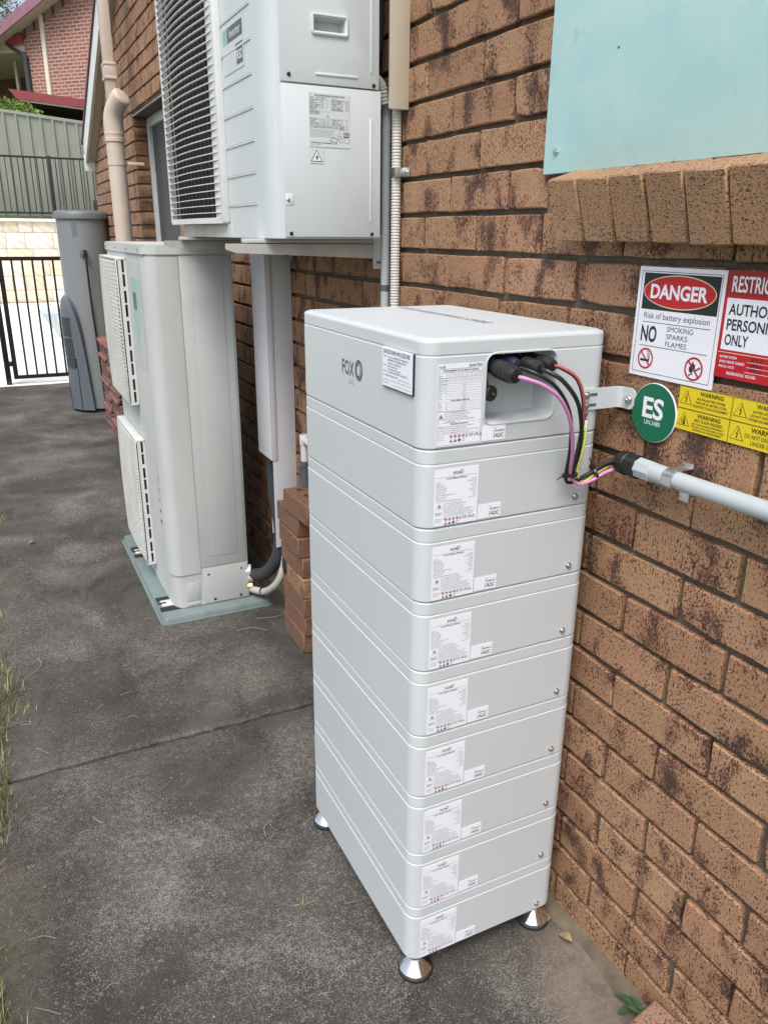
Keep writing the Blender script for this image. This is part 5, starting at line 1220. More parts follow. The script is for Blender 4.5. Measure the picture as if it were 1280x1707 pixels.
# two projecting fan guards
def fan_guard(z0, z1, y0, y1):
    xo = -0.531; t = 0.010
    m = MB(); m.box((xo, y0, z1 - t), (UF - .001, y1, z1), 'aged ac grille', .004); m.box((xo, y0, z0), (UF - .001, y1, z0 + t), 'aged ac grille', .003)
    m.box((xo, y0, z0 + t), (UF - .020, y0 + .006, z1 - t), 'aged ac grille'); m.box((xo, y1 - t, z0 + t), (UF - .001, y1, z1 - t), 'aged ac grille')
    m.box((xo - .002, y0, z0), (xo + .006, y0 + .028, z1), 'aged ac grille', .002); m.box((UF - .010, y0 + .0005, z0 + t), (UF - .001, y0 + .0065, z1 - t), 'aged ac grille')
    n = 9
    for i in range(n):
        zz = z0 + .06 + (z1 - z0 - .12) * i / (n - 1); m.box((UF - .020, y0 + .001, zz - (.008 if i % 2 else .003)), (UF - .010, y0 + .006, zz + (.008 if i % 2 else .003)), 'aged ac grille')
    gd = m.build('fan_guard', un)
    b = MB(); b.box((UF - .006, y0 + .012, z0 + t), (UF - .002, y1 - t, z1 - t), 'dark interior'); b.lathe((UF - .008, (y0 + y1) / 2, (z0 + z1) / 2), (-1, 0, 0), [(.06, 0), (.06, .012), (.05, .016)], 'fin metal', 20)
    for q in range(3):
        a0 = R(120 * q); c = Vector((UF - .012, (y0 + y1) / 2, (z0 + z1) / 2))
        e = [c + Vector((dx, math.cos(a0 + da) * r_, math.sin(a0 + da) * r_)) for r_, da, dx in ((.05, 0, 0), (.24, -.1, 0), (.25, .7, -.014), (.05, .9, -.014))]; b.add(e, [(0, 1, 2, 3)], 'fin metal')
    b.build('fan', gd)
    fv = MB(); fv.loft([[(xo - .001 - .006 * math.sin(math.pi * q / 8), y0 + .02 + (y1 - y0 - .03) * q / 8, -.0012), (xo - .001 - .006 * math.sin(math.pi * q / 8), y0 + .02 + (y1 - y0 - .03) * q / 8, .0012), (xo + .012 - .006 * math.sin(math.pi * q / 8), y0 + .02 + (y1 - y0 - .03) * q / 8, .0030), (xo + .012 - .006 * math.sin(math.pi * q / 8), y0 + .02 + (y1 - y0 - .03) * q / 8, .0008)] for q in range(9)], 'aged ac grille'); f0 = fv.build('fin', gd)
    for v in f0.data.vertices: v.co = v.co + ORIG[un.name]
    nf = 36
    for i in range(nf):
        o = f0 if i == 0 else f0.copy()
        if i: C.objects.link(o); o.parent = gd
        o.location = Vector((-.005 * math.sin(math.pi * i / (nf - 1)), 0, z0 + .022 + (z1 - z0 - .044) * i / (nf - 1))) - ORIG[un.name]
    uv = MB()
    for i in range(15):
        yy = y0 + .05 + (y1 - y0 - .08) * i / 14; bx_ = .006 * math.sin(math.pi * (i + .5) / 15)
        uv.loft([[(xo - .003 - bx_ - .005 * math.sin(math.pi * q / 8), yy - .0014, z0 + .012 + (z1 - z0 - .024) * q / 8), (xo - .003 - bx_ - .005 * math.sin(math.pi * q / 8), yy + .0014, z0 + .012 + (z1 - z0 - .024) * q / 8), (xo + .004 - bx_ - .005 * math.sin(math.pi * q / 8), yy + .0014, z0 + .012 + (z1 - z0 - .024) * q / 8), (xo + .004 - bx_ - .005 * math.sin(math.pi * q / 8), yy - .0014, z0 + .012 + (z1 - z0 - .024) * q / 8)] for q in range(9)], 'aged ac grille')
    uv.build('guard_uprights', gd)
fan_guard(0.812, 1.405, 3.385, 3.890); fan_guard(0.098, 0.672, 3.345, 3.870)
s = Sheet((UF - 0.0012, 3.335, 1.395), *FX); s.base(0.240, 0.40, 'aged ac paint', .0006); s.poly([(0.03, 0.06), (0.215, 0.06), (0.190, 0.22), (0.06, 0.34)], 'sticker teal'); s.rect(0.045, .115, .120, .180, 'ink grey', 2); s.build('maker_sticker', un)
s = Sheet((UF - 0.0012, 3.12, 0.57), *FX)
for i in range(5): s.rect(0.0, i * .045, 0.018, i * .045 + .016, 'ink pale grey' if i < 3 else 'ink grey')
s.build('badge', un)
# base tray
ba = thing('equipment_base', 'blue-green moulded plastic base under the tall outdoor unit', 'base', (-0.33, 3.4, 0))
m = MB(); bx0, bx1, by0, by1 = -0.562, -0.085, 2.915, 3.97
m.loft([rrect(bx0, bx1, by0, by1, 0.001, .03, 4), rrect(bx0, bx1, by0, by1, 0.007, .03, 4), rrect(bx0, bx1, by0, by1, 0.008, .03, 4, .009), rrect(bx0, bx1, by0, by1, 0.027, .03, 4, .013), rrect(bx0, bx1, by0, by1, 0.031, .03, 4, .019)], 'pad plastic'); m.build('tray', ba, angle=50)
for y in (2.990, 3.090, 3.62, 3.72):
    m = MB(); m.box((-0.548, y, 0.0312), (-0.470, y + .040, 0.0345), 'black rubber', .001); m.build('rubber_pad', ba)
for y in (3.045, 3.675):
    m = MB(); m.box((-0.535, y - .012, 0.0315), (-0.47, y + .045, 0.0368), 'aged ac grille', .001); m.box((-0.55, y + .012, .037), (-.515, y + .020, .040), 'black rubber'); m.build('foot_rail', ba)

# ------------------------------------------------------------------ stacked loose bricks by the wall
def loose_brick(cx, cy, z, rot, label, mat='red loose brick', hole=False, Lx=0.110, Ly=0.230, Hh=0.076, group='loose bricks stacked against the wall', name='loose_brick'):
    bm = bmesh.new(); bmesh.ops.create_cube(bm, size=1.0); bmesh.ops.subdivide_edges(bm, edges=bm.edges[:], cuts=1)
    rg = random.Random(int(cx * 1000 + cy * 777 + z * 313))
    for v in bm.verts: v.co = Vector((v.co.x * Lx, v.co.y * Ly, v.co.z * Hh)) + Vector((rg.uniform(-.0015, .0015) for _ in range(3)))
    bmesh.ops.bevel(bm, geom=[e for e in bm.edges if e.calc_face_angle(0) > 1], offset=.004, segments=1, affect='EDGES')
    m = MB(); m.add_bm(bm, mat); o = m.build(name, angle=40)
    o.location = (cx, cy, z + Hh / 2); o.rotation_euler = (0, 0, R(rot)); tag(o, label, 'brick', group)
    if hole:
        cb = MB()
        for (hx, hy) in hole: cb.cyl((hx, hy, -.2), (hx, hy, .2), .017, mat, 14)
        c = cb.build('hole_cutter'); c.location = o.location; c.rotation_euler = o.rotation_euler; bpy.context.view_layer.update(); boolean(o, c)
        o.data.set_sharp_from_angle(angle=R(40))
    return o
hl = [(-.0, -.07), (0, 0), (0, .07)]
rgx = random.Random(9)
nm_ = ['lowest reddest brick of the stack against the wall', 'second brick up in the stack against the wall', 'third brick up in the stack against the wall', 'yellowish brick with a dark hollow in the stack by the wall', 'fifth brick up in the stack, chipped along its edge', 'sixth brick up in the stack with white paint specks', 'end brick just below the top of the stack by the wall']
for i in range(7):
    loose_brick(-0.066 + rgx.uniform(-.004, .004), 2.590 + rgx.uniform(-.012, .012) + (0.02 if i in (5, 6) else 0), 0.001 + i * 0.0765, rgx.uniform(-1.5, 1.5), nm_[i], 'face brick' if i == 3 else 'red loose brick')
loose_brick(-0.070, 2.52, 0.001 + 7 * 0.0765, 2.0, 'topmost cored red brick of the stack against the wall', hole=hl)
m = MB(); m.lathe((-0.122, 2.676, 0.285), (-1, .1, 0), [(.022, -.004), (.024, .0015), (.018, .002)], 'dark interior', 12); m.v = [(x, y, 0.285 + (z - .285) * 1.35) for x, y, z in m.v]  # near-black disc laid on the brick as the painted shade of its hole
h = m.build('hole_shade_disc'); tag(h, 'dark round disc painting the shade of a hole in the stacked bricks', 'hole shade')
loose_brick(-0.047, 0.700, 0.001, 4, 'pinkish cored brick lying at the wall foot in the bottom corner', 'pinkish paver', [(0.0, 0.05), (0.0, -.05)], group='', name='loose_brick', Lx=.115, Ly=.19, Hh=.05) if False else None
pvb = loose_brick(-0.040, 0.668, 0.001, 10, 'pinkish cored brick lying at the wall foot in the bottom corner', 'pinkish paver', [(0.0, 0.062), (0.0, -.04)], Lx=.108, Hh=.06)
del pvb['group']

# ------------------------------------------------------------------ stack of roof tiles
def tile_mesh(mat, seed):
    rg = random.Random(seed); m = MB(); n = 6; L, W = 0.40, 0.20
    top = []; bot = []
    for i in range(n + 1):
        x = -W / 2 + W * i / n; z = 0.009 * math.sin(i / n * math.pi * 2)
        top.append((x, z + .016)); bot.append((x, z))
    pr = top + list(reversed(bot))
    m.loft([[(x, y, z) for x, z in pr] for y in (-L / 2, L / 2)], mat); m.box((-W / 2 - .001, -L / 2 - .004, -0.002), (-W / 2 + .012, L / 2, .0175), mat, .002)
    return m
tl = {}; jut = [0, 0]
ORD = ['lowest', 'second', 'third', 'fourth', 'fifth', 'sixth', 'seventh', 'eighth', 'ninth', 'tenth', 'eleventh', 'twelfth', 'thirteenth', 'fourteenth', 'fifteenth', 'sixteenth', 'seventeenth', 'eighteenth', 'nineteenth', 'twentieth', 'twenty-first', 'twenty-second', 'twenty-third', 'twenty-fourth', 'twenty-fifth']
rt_ = random.Random(12)
for col, (yc, n) in enumerate(((6.500, 25), (6.070, 25))):
    for i in range(n):
        out = (i + col) % 7 == (6 if col == 0 else 5) or i == n - 1
        kk = 'roof tile red' if out else 'roof tile dull'
        if kk not in tl:
            o = tile_mesh(kk, 1).build('roof_tile', angle=30); tl[kk] = o
        else: o = tl[kk].copy(); C.objects.link(o)
        o.location = (-0.152 + (-.020 if out else rt_.uniform(-.008, .005)), yc + rt_.uniform(-.008, .008) + (.0 if not out else .02), 0.004 + i * 0.0285)
        o.rotation_euler = (0, R(rt_.uniform(-1, 1)), R(rt_.uniform(-1.5, 1.5)))
        pile = 'farther' if col == 0 else 'nearer'
        if i == n - 1: lb = 'topmost roof tile of the %s tile pile beside the water heater' % pile
        elif out: jut[col] += 1; lb = '%s red roof tile from the ground jutting out of the %s tile pile' % (('first', 'second', 'third', 'fourth')[jut[col] - 1], pile)
        else: lb = 'dull roof tile lying flush, %s layer up in the %s tile pile' % (ORD[i], pile)
        tag(o, lb, 'roof tile', 'roof tiles stacked in two piles by the wall')

# ------------------------------------------------------------------ heat pump water heater
wh = thing('water_heater', 'grey cylindrical heat pump water heater with a dark vented box low on its front', 'water heater', (-0.235, 7.35, 0))
hx, hy = -0.207, 7.42
def oval(z, r, fx=1.0, ins=0): return [(hx + (r - ins) * fx * math.cos(2 * math.pi * i / 40), hy + (r - ins) * math.sin(2 * math.pi * i / 40), z) for i in range(40)]
RH = 0.200
m = MB(); m.loft([oval(0.03, RH), oval(1.60, RH)], 'heater grey'); m.loft([oval(0.0, RH - .03), oval(.03, RH - .03)], 'black rubber'); m.build('tank', wh)
m = MB(); m.loft([oval(1.598, RH + .004), oval(1.602, RH + .016), oval(1.640, RH + .016), oval(1.660, RH + .004), oval(1.668, RH - .03)], 'heater mid grey'); m.build('lid', wh, angle=50)
# dark box hugging the tank on the path side
def boxloop(z, d, y0, y1):
    pts = []
    for i in range(13):
        t = i / 12; a = R(150 + 110 * t)
        pts.append((hx + math.cos(a) * (RH + d), hy + math.sin(a) * (RH + d), z))
    for i in range(12, -1, -1):
        t = i / 12; a = R(150 + 110 * t); pts.append((hx + math.cos(a) * (RH - .02), hy + math.sin(a) * (RH - .02), z))
    return pts
def arc(z, d, a0, a1, n=12):
    o_ = [(hx + math.cos(R(a0 + (a1 - a0) * i / n)) * (RH + d), hy + math.sin(R(a0 + (a1 - a0) * i / n)) * (RH + d), z) for i in range(n + 1)]
    i_ = [(hx + math.cos(R(a0 + (a1 - a0) * i / n)) * (RH - .02), hy + math.sin(R(a0 + (a1 - a0) * i / n)) * (RH - .02), z) for i in range(n, -1, -1)]
    return o_ + i_
m = MB(); m.loft([arc(.025, .048, 130, 250), arc(.45, .050, 130, 243), arc(.70, .056, 132, 238), arc(.83, .056, 136, 232), arc(.90, .050, 142, 226), arc(.955, .034, 152, 216), arc(.985, .012, 164, 205), arc(.992, -.01, 172, 196)], 'heater dark grey'); hb = m.build('air_box', wh, angle=50)
for (z0, z1, nb) in ((0.655, 0.815, 9), (0.485, 0.640, 9), (0.395, 0.475, 5)):
    m = MB(); m.loft([[p for p in arc(z, .0575, 192, 219 if z > .48 else 223, 6)] for z in (z0, z1)], 'dark interior'); m.build('vent', hb)
    m = MB()
    for i in range(5):
        a = R(193.5 + 24 * i / 4); c = Vector((hx + math.cos(a) * (RH + .059), hy + math.sin(a) * (RH + .059), 0)); m.box(c + Vector((-.0022, -.0022, z0)), c + Vector((.0022, .0022, z1)), 'heater dark grey')
    for i in range(nb):
        z = z0 + (z1 - z0) * i / (nb - 1); m.loft([arc(z - .0014, .0588, 192, 219, 5), arc(z + .0014, .0588, 192, 219, 5)], 'heater dark grey')
    m.build('vent_louvre', hb)
m = MB()
for a in (188, 224):
    c = Vector((hx + math.cos(R(a)) * (RH + .053), hy + math.sin(R(a)) * (RH + .053), 0)); m.box(c + Vector((-.002, -.002, .04)), c + Vector((.002, .002, .385)), 'black rubber')
m.build('panel_seam', hb)
m = MB(); c = Vector((hx + math.cos(R(262)) * RH, hy + math.sin(R(262)) * RH, 1.33)); m.lathe(c, (0.1, -1, 0), [(.035, 0), (.035, .006), (.02, .008), (.012, .05)], 'heater mid grey', 16); m.box(c + Vector((-.012, -.075, -.03)), c + Vector((.016, -.03, .03)), 'black plastic', .004); m.build('relief_valve', wh)
m = MB(); m.tube([c + Vector((0, -.06, 0)), c + Vector((.004, -.07, -.08)), c + Vector((.012, -.03, -.4)), c + Vector((.03, -.025, -.9)), c + Vector((.04, -.02, -1.28))], .0085, 'black plastic', 8, 5); m.build('drain_hose', wh)
m = MB()
for (a, z0, z1, w) in ((246, 1.46, 1.575, .05),):
    p = [(hx + math.cos(R(a + q)) * (RH + .0012), hy + math.sin(R(a + q)) * (RH + .0012)) for q in (-6, 0, 6)]
    m.loft([[(x, y, z) for x, y in p] for z in (z0, z1)], 'heater mid grey', False, False, closed=False)
m.build('data_sticker', wh)

# ------------------------------------------------------------------ downpipe
dw = thing('downpipe', 'cream rainwater downpipe with a round elbow standing off the far wall', 'downpipe', (-0.15, 5.58, 0))
m = MB(); m.box((-0.178, 5.520, 2.27), (-0.122, 5.618, 3.3), 'beige pipe', .006); m.build('square_pipe', dw)
m = MB(); m.box((-0.184, 5.513, 2.375), (-0.116, 5.625, 2.462), 'beige pipe', .004); m.box((-0.187, 5.510, 2.372), (-0.113, 5.628, 2.390), 'beige pipe', .003); m.box((-0.187, 5.510, 2.447), (-0.113, 5.628, 2.464), 'beige pipe', .003); m.build('joiner', dw)
m = MB(); m.tube([(-0.152, 5.588, 2.05), (-0.152, 5.585, 2.14), (-0.144, 5.572, 2.195), (-0.127, 5.545, 2.240), (-0.104, 5.512, 2.272), (-0.090, 5.495, 2.288)], lambda t: .0585 if t < .84 else .0585 * max(.05, (1 - ((t - .84) / .16) ** 2)) ** .5, 'beige pipe', 24, 6); m.lathe((-0.152, 5.588, 2.04), (0, 0, 1), [(.0575, -.01), (.0605, -.008), (.0605, .012), (.058, .014), (.058, .03), (.0605, .032), (.0605, .046), (.0575, .048)], 'beige pipe', 24); m.build('elbow', dw)
m = MB(); m.cyl((-0.152, 5.588, 0.02), (-0.152, 5.588, 2.05), .0545, 'beige pipe', 24); m.build('round_pipe', dw)
m = MB(); m.lathe((-0.152, 5.588, 1.895), (0, 0, 1), [(.055, 0), (.0575, .001), (.0575, .020), (.055, .021)], 'beige pipe', 24); m.box((-0.098, 5.50, 1.897), (-0.001, 5.528, 1.914), 'beige pipe', .001); m.build('strap', dw)

# ------------------------------------------------------------------ pool gate and its post
def picket_bar(m, x, y, z0, z1, w, mat): m.box((x - w / 2, y - w / 2, z0), (x + w / 2, y + w / 2, z1), mat)
gt = thing('pool_gate', 'black metal pool gate with thin upright bars beside the water heater', 'gate', (-0.85, 8.95, 0))
gy = 8.97
m = MB(); m.box((-0.868, gy - .022, .055), (-0.824, gy + .022, 1.262), 'gate black'); m.box((-0.824, gy - .017, 1.228), (0.12, gy + .017, 1.262), 'gate black'); m.box((-0.824, gy - .017, .055), (0.12, gy + .017, .090), 'gate black'); m.box((0.12, gy - .022, .055), (.164, gy + .022, 1.262), 'gate black'); m.build('frame', gt)
q0 = None
for i in range(9):
    if q0 is None:
        m = MB(); picket_bar(m, 0, 0, 0, 1.138, .0185, 'gate black'); q0 = m.build('bar', None); o = q0
    else: o = q0.copy(); C.objects.link(o)
    o.parent = gt; o.location = Vector((-0.738 + i * 0.0955, gy, .090)) - Vector(gt.location)
m = MB(); m.box((-0.895, gy - .03, .19), (-0.862, gy + .03, .235), 'gate black', .003); m.box((-0.895, gy - .03, 1.02), (-0.862, gy + .03, 1.065), 'gate black', .003); m.build('hinge', gt)
m = MB(); m.box((-0.945, gy - .026, -.02), (-0.893, gy + .026, 1.30), 'gate black', .003); tag(m.build('gate_post'), 'black square post carrying the pool gate hinges', 'post')

# ------------------------------------------------------------------ retaining wall of sandstone
rw_ = thing('retaining_wall', 'pale sandstone clad retaining wall behind the pool', 'retaining wall', (0, 19.7, 0))
m = MB(); m.box((-9, 19.72, -.1), (12, 19.95, 1.70), 'coping cream'); m.build('core', rw_)
m = MB(); m.box((-9, 19.62, 1.702), (12, 20.0, 1.765), 'coping cream', .006); m.build('coping', rw_)
rg = random.Random(4); zz = 0.0; big = []; lay = [0.27, 0.30, 0.33, 0.24, 0.34, 0.22]
for hgt in lay:
    x = -2.2 + rg.uniform(0, .3)
    while x < 2.4:
        w = rg.choice((0.38, 0.52, 0.62, 0.30)) * rg.uniform(.9, 1.1)
        m = MB(); m.box((x + .004, 19.685 + rg.uniform(-.006, .006), zz + .004), (x + w - .004, 19.72, zz + hgt - .004), 'sandstone', .004); m.build('stone', rw_)
        x += w
    zz += hgt
for (xa, xb) in ((-9, -2.2), (2.4, 12)):
    m = MB(); m.rnd = []; zz = 0
    for hgt in lay:
        x = xa
        while x < xb - .3:
            w = min(rg.uniform(.35, .6), xb - x); m.box((x + .004, 19.69, zz + .004), (x + w - .004, 19.72, zz + hgt - .004), 'sandstone'); m.rnd += [rg.random()] * 8; x += w
        zz += hgt
    m.build('stone_cladding', rw_, 'stones beyond the picture', 35, 'stuff')

# ------------------------------------------------------------------ black fence on the retaining wall
pf = thing('pool_fence', 'black picket pool fence standing on top of the stone retaining wall', 'fence', (0, 19.72, 1.765))
m = MB(); m.box((-7, 19.80, 2.985), (9, 19.84, 3.025), 'fence black'); m.build('rail', pf); m = MB(); m.box((-7, 19.80, 1.865), (9, 19.84, 1.905), 'fence black'); m.build('rail', pf)
b0 = None
for i in range(-6, 22):
    if b0 is None: m = MB(); picket_bar(m, 0, 0, 0, 1.10, .020, 'fence black'); b0 = m.build('picket', None); o = b0
    else: o = b0.copy(); C.objects.link(o)
    o.parent = pf; o.location = Vector((0.62 + .125 * i, 19.82, 1.895)) - Vector(pf.location)
m = MB()
for i in list(range(-50, -6)) + list(range(22, 66)): picket_bar(m, .62 + .125 * i, 19.82, 1.9, 2.99, .018, 'fence black')
m.build('pickets_beyond', pf, 'pickets beyond the picture', 35, 'stuff')
m = MB(); m.box((1.44, 19.76, 1.765), (1.60, 19.86, 2.17), 'fence black', .003); m.build('latch_box', pf)
for x in (-1.78, 0.62, 3.02):
    m = MB(); m.box((x - .035, 19.785, 1.765), (x + .035, 19.855, 3.05), 'fence black', .003); m.build('post', pf)

# ------------------------------------------------------------------ grey-green sheet fence
cb = thing('sheet_fence', 'grey-green ribbed steel sheet fence under the hedge', 'fence', (0, 20.3, 1.8))
def cz(x): return 3.895 - 0.085 * x
pw = 0.245
for i in range(-8, 18):
    x0 = i * pw + 0.06
    m = MB(); pr = [(0, 0), (.018, -.045), (.050, -.045), (.068, 0), (pw, 0)]
    z1a, z1b = cz(x0), cz(x0 + pw)
    lo_ = [(x0 + a, 20.3 + b, 1.72) for a, b in pr]; hi_ = [(x0 + a, 20.3 + b, cz(x0 + a)) for a, b in pr]
    m.loft([lo_, hi_], 'colorbond', False, False, closed=False); m.build('sheet', cb, angle=20)
m = MB(); xa, xb = -2.0, 4.5
m.add([(xa, 20.26, cz(xa) - .01), (xb, 20.26, cz(xb) - .01), (xb, 20.26, cz(xb) + .05), (xa, 20.26, cz(xa) + .05), (xa, 20.34, cz(xa) - .01), (xb, 20.34, cz(xb) - .01), (xb, 20.34, cz(xb) + .05), (xa, 20.34, cz(xa) + .05)], [(0, 1, 2, 3), (7, 6, 5, 4), (3, 2, 6, 7), (0, 4, 5, 1)], 'colorbond cap'); m.build('capping', cb)

# ------------------------------------------------------------------ foliage helper
def leaves(m, c, rad, n, size, mat, rg, flat=1.0, shell=0.5, up=0.0):
    for _ in range(n):
        while True:
            p = Vector((rg.uniform(-1, 1), rg.uniform(-1, 1), rg.uniform(-1, 1)))
            if shell < p.length < 1: break
        q = Vector(c) + Vector((p.x * rad[0], p.y * rad[1], p.z * rad[2]))
        a = Vector((rg.gauss(0, 1), rg.gauss(0, 1), rg.gauss(0, 1) + up)).normalized(); b = a.orthogonal().normalized()
        s_ = size * rg.uniform(.6, 1.3)
        m.add([q - b * s_ * .35, q + a * s_ * .9 + b * 0, q + b * s_ * .35, q - a * s_ * .4], [(0, 1, 2, 3)], mat)
hg = thing('hedge', 'bright green clipped hedge showing above the sheet fence', 'hedge', (0, 21, 2.2))
m = MB(); rg = random.Random(8)
for i in range(22):
    x = -1.3 + i * 0.105; top = 4.27 - (0 if x < .30 else (x - .30) * .62); leaves(m, (x, 20.95 + rg.uniform(-.1, .1), top - .42 + rg.uniform(-.03, .03)), (.22, .34, .42), 420, .052, 'hedge leaf', rg, shell=.55, up=.6)
m.build('foliage', hg)
m = MB()
for i in range(5): m.cyl((-1.1 + i * .4, 20.95, 1.9), (-1.1 + i * .4, 20.95, 3.7), .03, 'tree bark', 6)
m.build('stem', hg)
for (tx, ty, tz, hh, sp, lb) in ((0.9, 41.0, 5.0, 5.6, 1.0, 'thin grey-green tree showing beyond the neighbour roof'),):
    tr = thing('gum_tree', lb, 'tree', (tx, ty, tz)); rg = random.Random(6)
    m = MB(); m.tube([(tx, ty, tz), (tx + .1, ty, tz + 2.2), (tx - .1, ty, tz + 4.6)], lambda t: .14 * (1 - .75 * t), 'tree bark', 8, 4)
    cl = []
    for i in range(14):
        e = Vector((tx + rg.uniform(-1.3, 1.1), ty + rg.uniform(-1, 1), tz + rg.uniform(3.2, 5.9))); st = Vector((tx, ty, tz + rg.uniform(2.0, 4.2)))
        m.tube([st, st.lerp(e, .5) + Vector((0, 0, .2)), e], lambda t: .045 * (1 - .7 * t), 'tree bark', 6, 3); cl.append(e)
    m.build('trunk', tr); m = MB()
    for e in cl: leaves(m, e, (.62, .62, .45), 150, .11, 'tree leaf', rg, shell=.2)
    m.build('crown', tr)

# ------------------------------------------------------------------ neighbour's red brick house on the rise
A0 = Vector((0.878, 26.0, 0.0)); HU = Vector((0.68, -0.73, 0)).normalized(); HN = Vector((-0.73, -0.68, 0)).normalized()
nh = thing('neighbour_house', 'red brick gabled house with maroon roof trim up on the rise', 'house', A0)
def hp(s_, z, d=0.0): p = A0 + HU * s_ + HN * d; return (p.x, p.y, z)
SL = 0.446
def roofz(s_): return 6.86 + SL * s_
apx = 4.6
wallpoly = [(0, 3.0), (2 * apx, 3.0), (2 * apx, roofz(0) - .22), (apx, roofz(apx) - .22), (0, roofz(0) - .24)]
me = bpy.data.meshes.new('wall'); vs = [Vector(hp(a, b)) - Vector(nh.location) for a, b in wallpoly] + [Vector(hp(a, b, -.23)) - Vector(nh.location) for a, b in wallpoly]
n = 5; me.from_pydata(vs, [], [tuple(range(n)), tuple(reversed(range(n, 2 * n)))] + [(i, n + i, n + (i + 1) % n, (i + 1) % n) for i in range(n)])
uv = me.uv_layers.new(name='UVMap')
for p in me.polygons:
    for li in p.loop_indices:
        v = me.vertices[me.loops[li].vertex_index].co; w = v + Vector(nh.location) - A0; uv.data[li].uv = (w.dot(HU) if abs(p.normal.dot(HN)) > .5 else w.dot(HN), v.z)
me.materials.append(MATS['neighbour brick']); ow = bpy.data.objects.new('wall', me); C.objects.link(ow); ow.parent = nh
def hbox(m, s0, s1, z0, z1, d0, d1, mat):
    q = [hp(s0, z0, d1), hp(s1, z0, d1), hp(s1, z0, d0), hp(s0, z0, d0)]; q2 = [(x, y, z1) for x, y, z in q]
    m.add(q + q2, [(0, 3, 2, 1), (4, 5, 6, 7), (0, 1, 5, 4), (1, 2, 6, 5), (2, 3, 7, 6), (3, 0, 4, 7)], mat)
m = MB()
for i in range(50):   # raking soldier course along the gable
    s0 = .02 + i * .086
    if s0 > apx - .1: break
    pts = [(s0, roofz(s0) - .47), (s0 + .076, roofz(s0 + .076) - .47), (s0 + .076, roofz(s0 + .076) - .24), (s0, roofz(s0) - .24)]
    q = [hp(a, b, .012) for a, b in pts] + [hp(a, b, 0.001) for a, b in pts]; m.add(q, [(0, 1, 2, 3), (0, 4, 5, 1), (1, 5, 6, 2), (3, 2, 6, 7), (0, 3, 7, 4)], 'soldier brick' if i % 4 else 'soldier brick dark')
m.build('soldier_course', nh, kind='stuff')
def sloped(m, s0, s1, o0, o1, d0, d1, mat, f=roofz):
    q = [hp(s0, f(s0) + o0, d1), hp(s1, f(s1) + o0, d1), hp(s1, f(s1) + o1, d1), hp(s0, f(s0) + o1, d1)]; q2 = [hp(s0, f(s0) + o0, d0), hp(s1, f(s1) + o0, d0), hp(s1, f(s1) + o1, d0), hp(s0, f(s0) + o1, d0)]
    m.add(q + q2, [(0, 1, 2, 3), (7, 6, 5, 4), (3, 2, 6, 7), (4, 5, 1, 0), (1, 5, 6, 2), (0, 3, 7, 4)], mat)
m = MB(); sloped(m, -1.0, apx, -.26, -.23, -.2, .50, 'soffit cream'); m.build('soffit', nh)
m = MB(); sloped(m, -1.1, apx, -.34, -.08, .50, .54, 'faded maroon'); bbd = m.build('barge_board', nh)
m = MB(); sloped(m, -1.1, apx, -.20, -.04, -9, .50, 'faded maroon'); sloped(m, apx, 2 * apx + 1.1, -.20, -.04, -9, .50, 'faded maroon', lambda s_: roofz(2 * apx - s_)); m.build('roof', nh)
m = MB(); hbox(m, .62, .74, 5.0, roofz(.66) - .25, .001, .05, 'cream paint'); m.build('cream_post', nh)
m = MB(); hbox(m, -.58, .0, 6.27, 6.50, .02, .10, 'maroon paint'); m.build('gutter_end', nh)
m = MB(); hbox(m, -3.5, -.50, 6.36, 6.50, -.1, .12, 'gutter dark'); m.build('gutter', nh)
m = MB(); m.tube([hp(-.50, 6.30, .08), hp(-.40, 6.20, .08), hp(-.02, 6.02, .07), hp(.03, 5.95, .07)], .045, 'gutter dark', 8, 4); hbox(m, -.02, .10, 4.7, 5.96, .02, .11, 'gutter dark'); m.build('downpipe', nh)
m = MB(); hbox(m, -6, -.02, 3.0, 6.3, -3.2, -3.0, 'timber brown'); m.build('verandah_wall', nh)
m = MB(); hbox(m, -6, -.02, 6.10, 6.34, -3.0, .0, 'soffit cream'); m.build('verandah_ceiling', nh)
for a, b in ((-1.25, -1.17), (-.42, -.34)):
    m = MB(); hbox(m, a, b, 4.6, 6.1, -.9, -.82, 'soffit cream'); m.build('verandah_post', nh)
wn_ = MB(); hbox(wn_, -2.4, -.55, 4.9, 5.75, -3.0, -2.94, 'window glass'); wo = wn_.build('window', nh)
m = MB(); hbox(m, -2.45, -.5, 5.75, 5.85, -3.0, -2.9, 'cream paint'); hbox(m, -1.5, -1.42, 4.9, 5.75, -2.94, -2.9, 'cream paint'); m.build('frame', wo)
# carport below it
cp = thing('carport', 'low carport roof with maroon fascia between fence and brick house', 'carport', (0.9, 22.5, 2.4))
q0_, q1_ = Vector((0.17, 22.5, 4.66)), Vector((2.6, 22.5, 4.50))
m = MB(); dz = .19
m.add([q0_ - Vector((0, 0, dz * .15)), q1_ - Vector((0, 0, dz)), q1_, q0_, q0_ + Vector((.12, .05, -dz))], [(4, 1, 2, 3)], 'maroon paint')
m.v = []; m.f = []; m.m = []
fr_ = [Vector((0.29, 22.5, 4.47)), Vector((2.6, 22.5, 4.32)), Vector((2.6, 22.5, 4.51)), Vector((0.14, 22.5, 4.67))]
m.add([tuple(p) for p in fr_] + [(p.x, p.y + .03, p.z) for p in fr_], [(0, 1, 2, 3), (7, 6, 5, 4), (0, 3, 7, 4), (3, 2, 6, 7), (0, 4, 5, 1)], 'maroon paint'); m.build('fascia', cp)
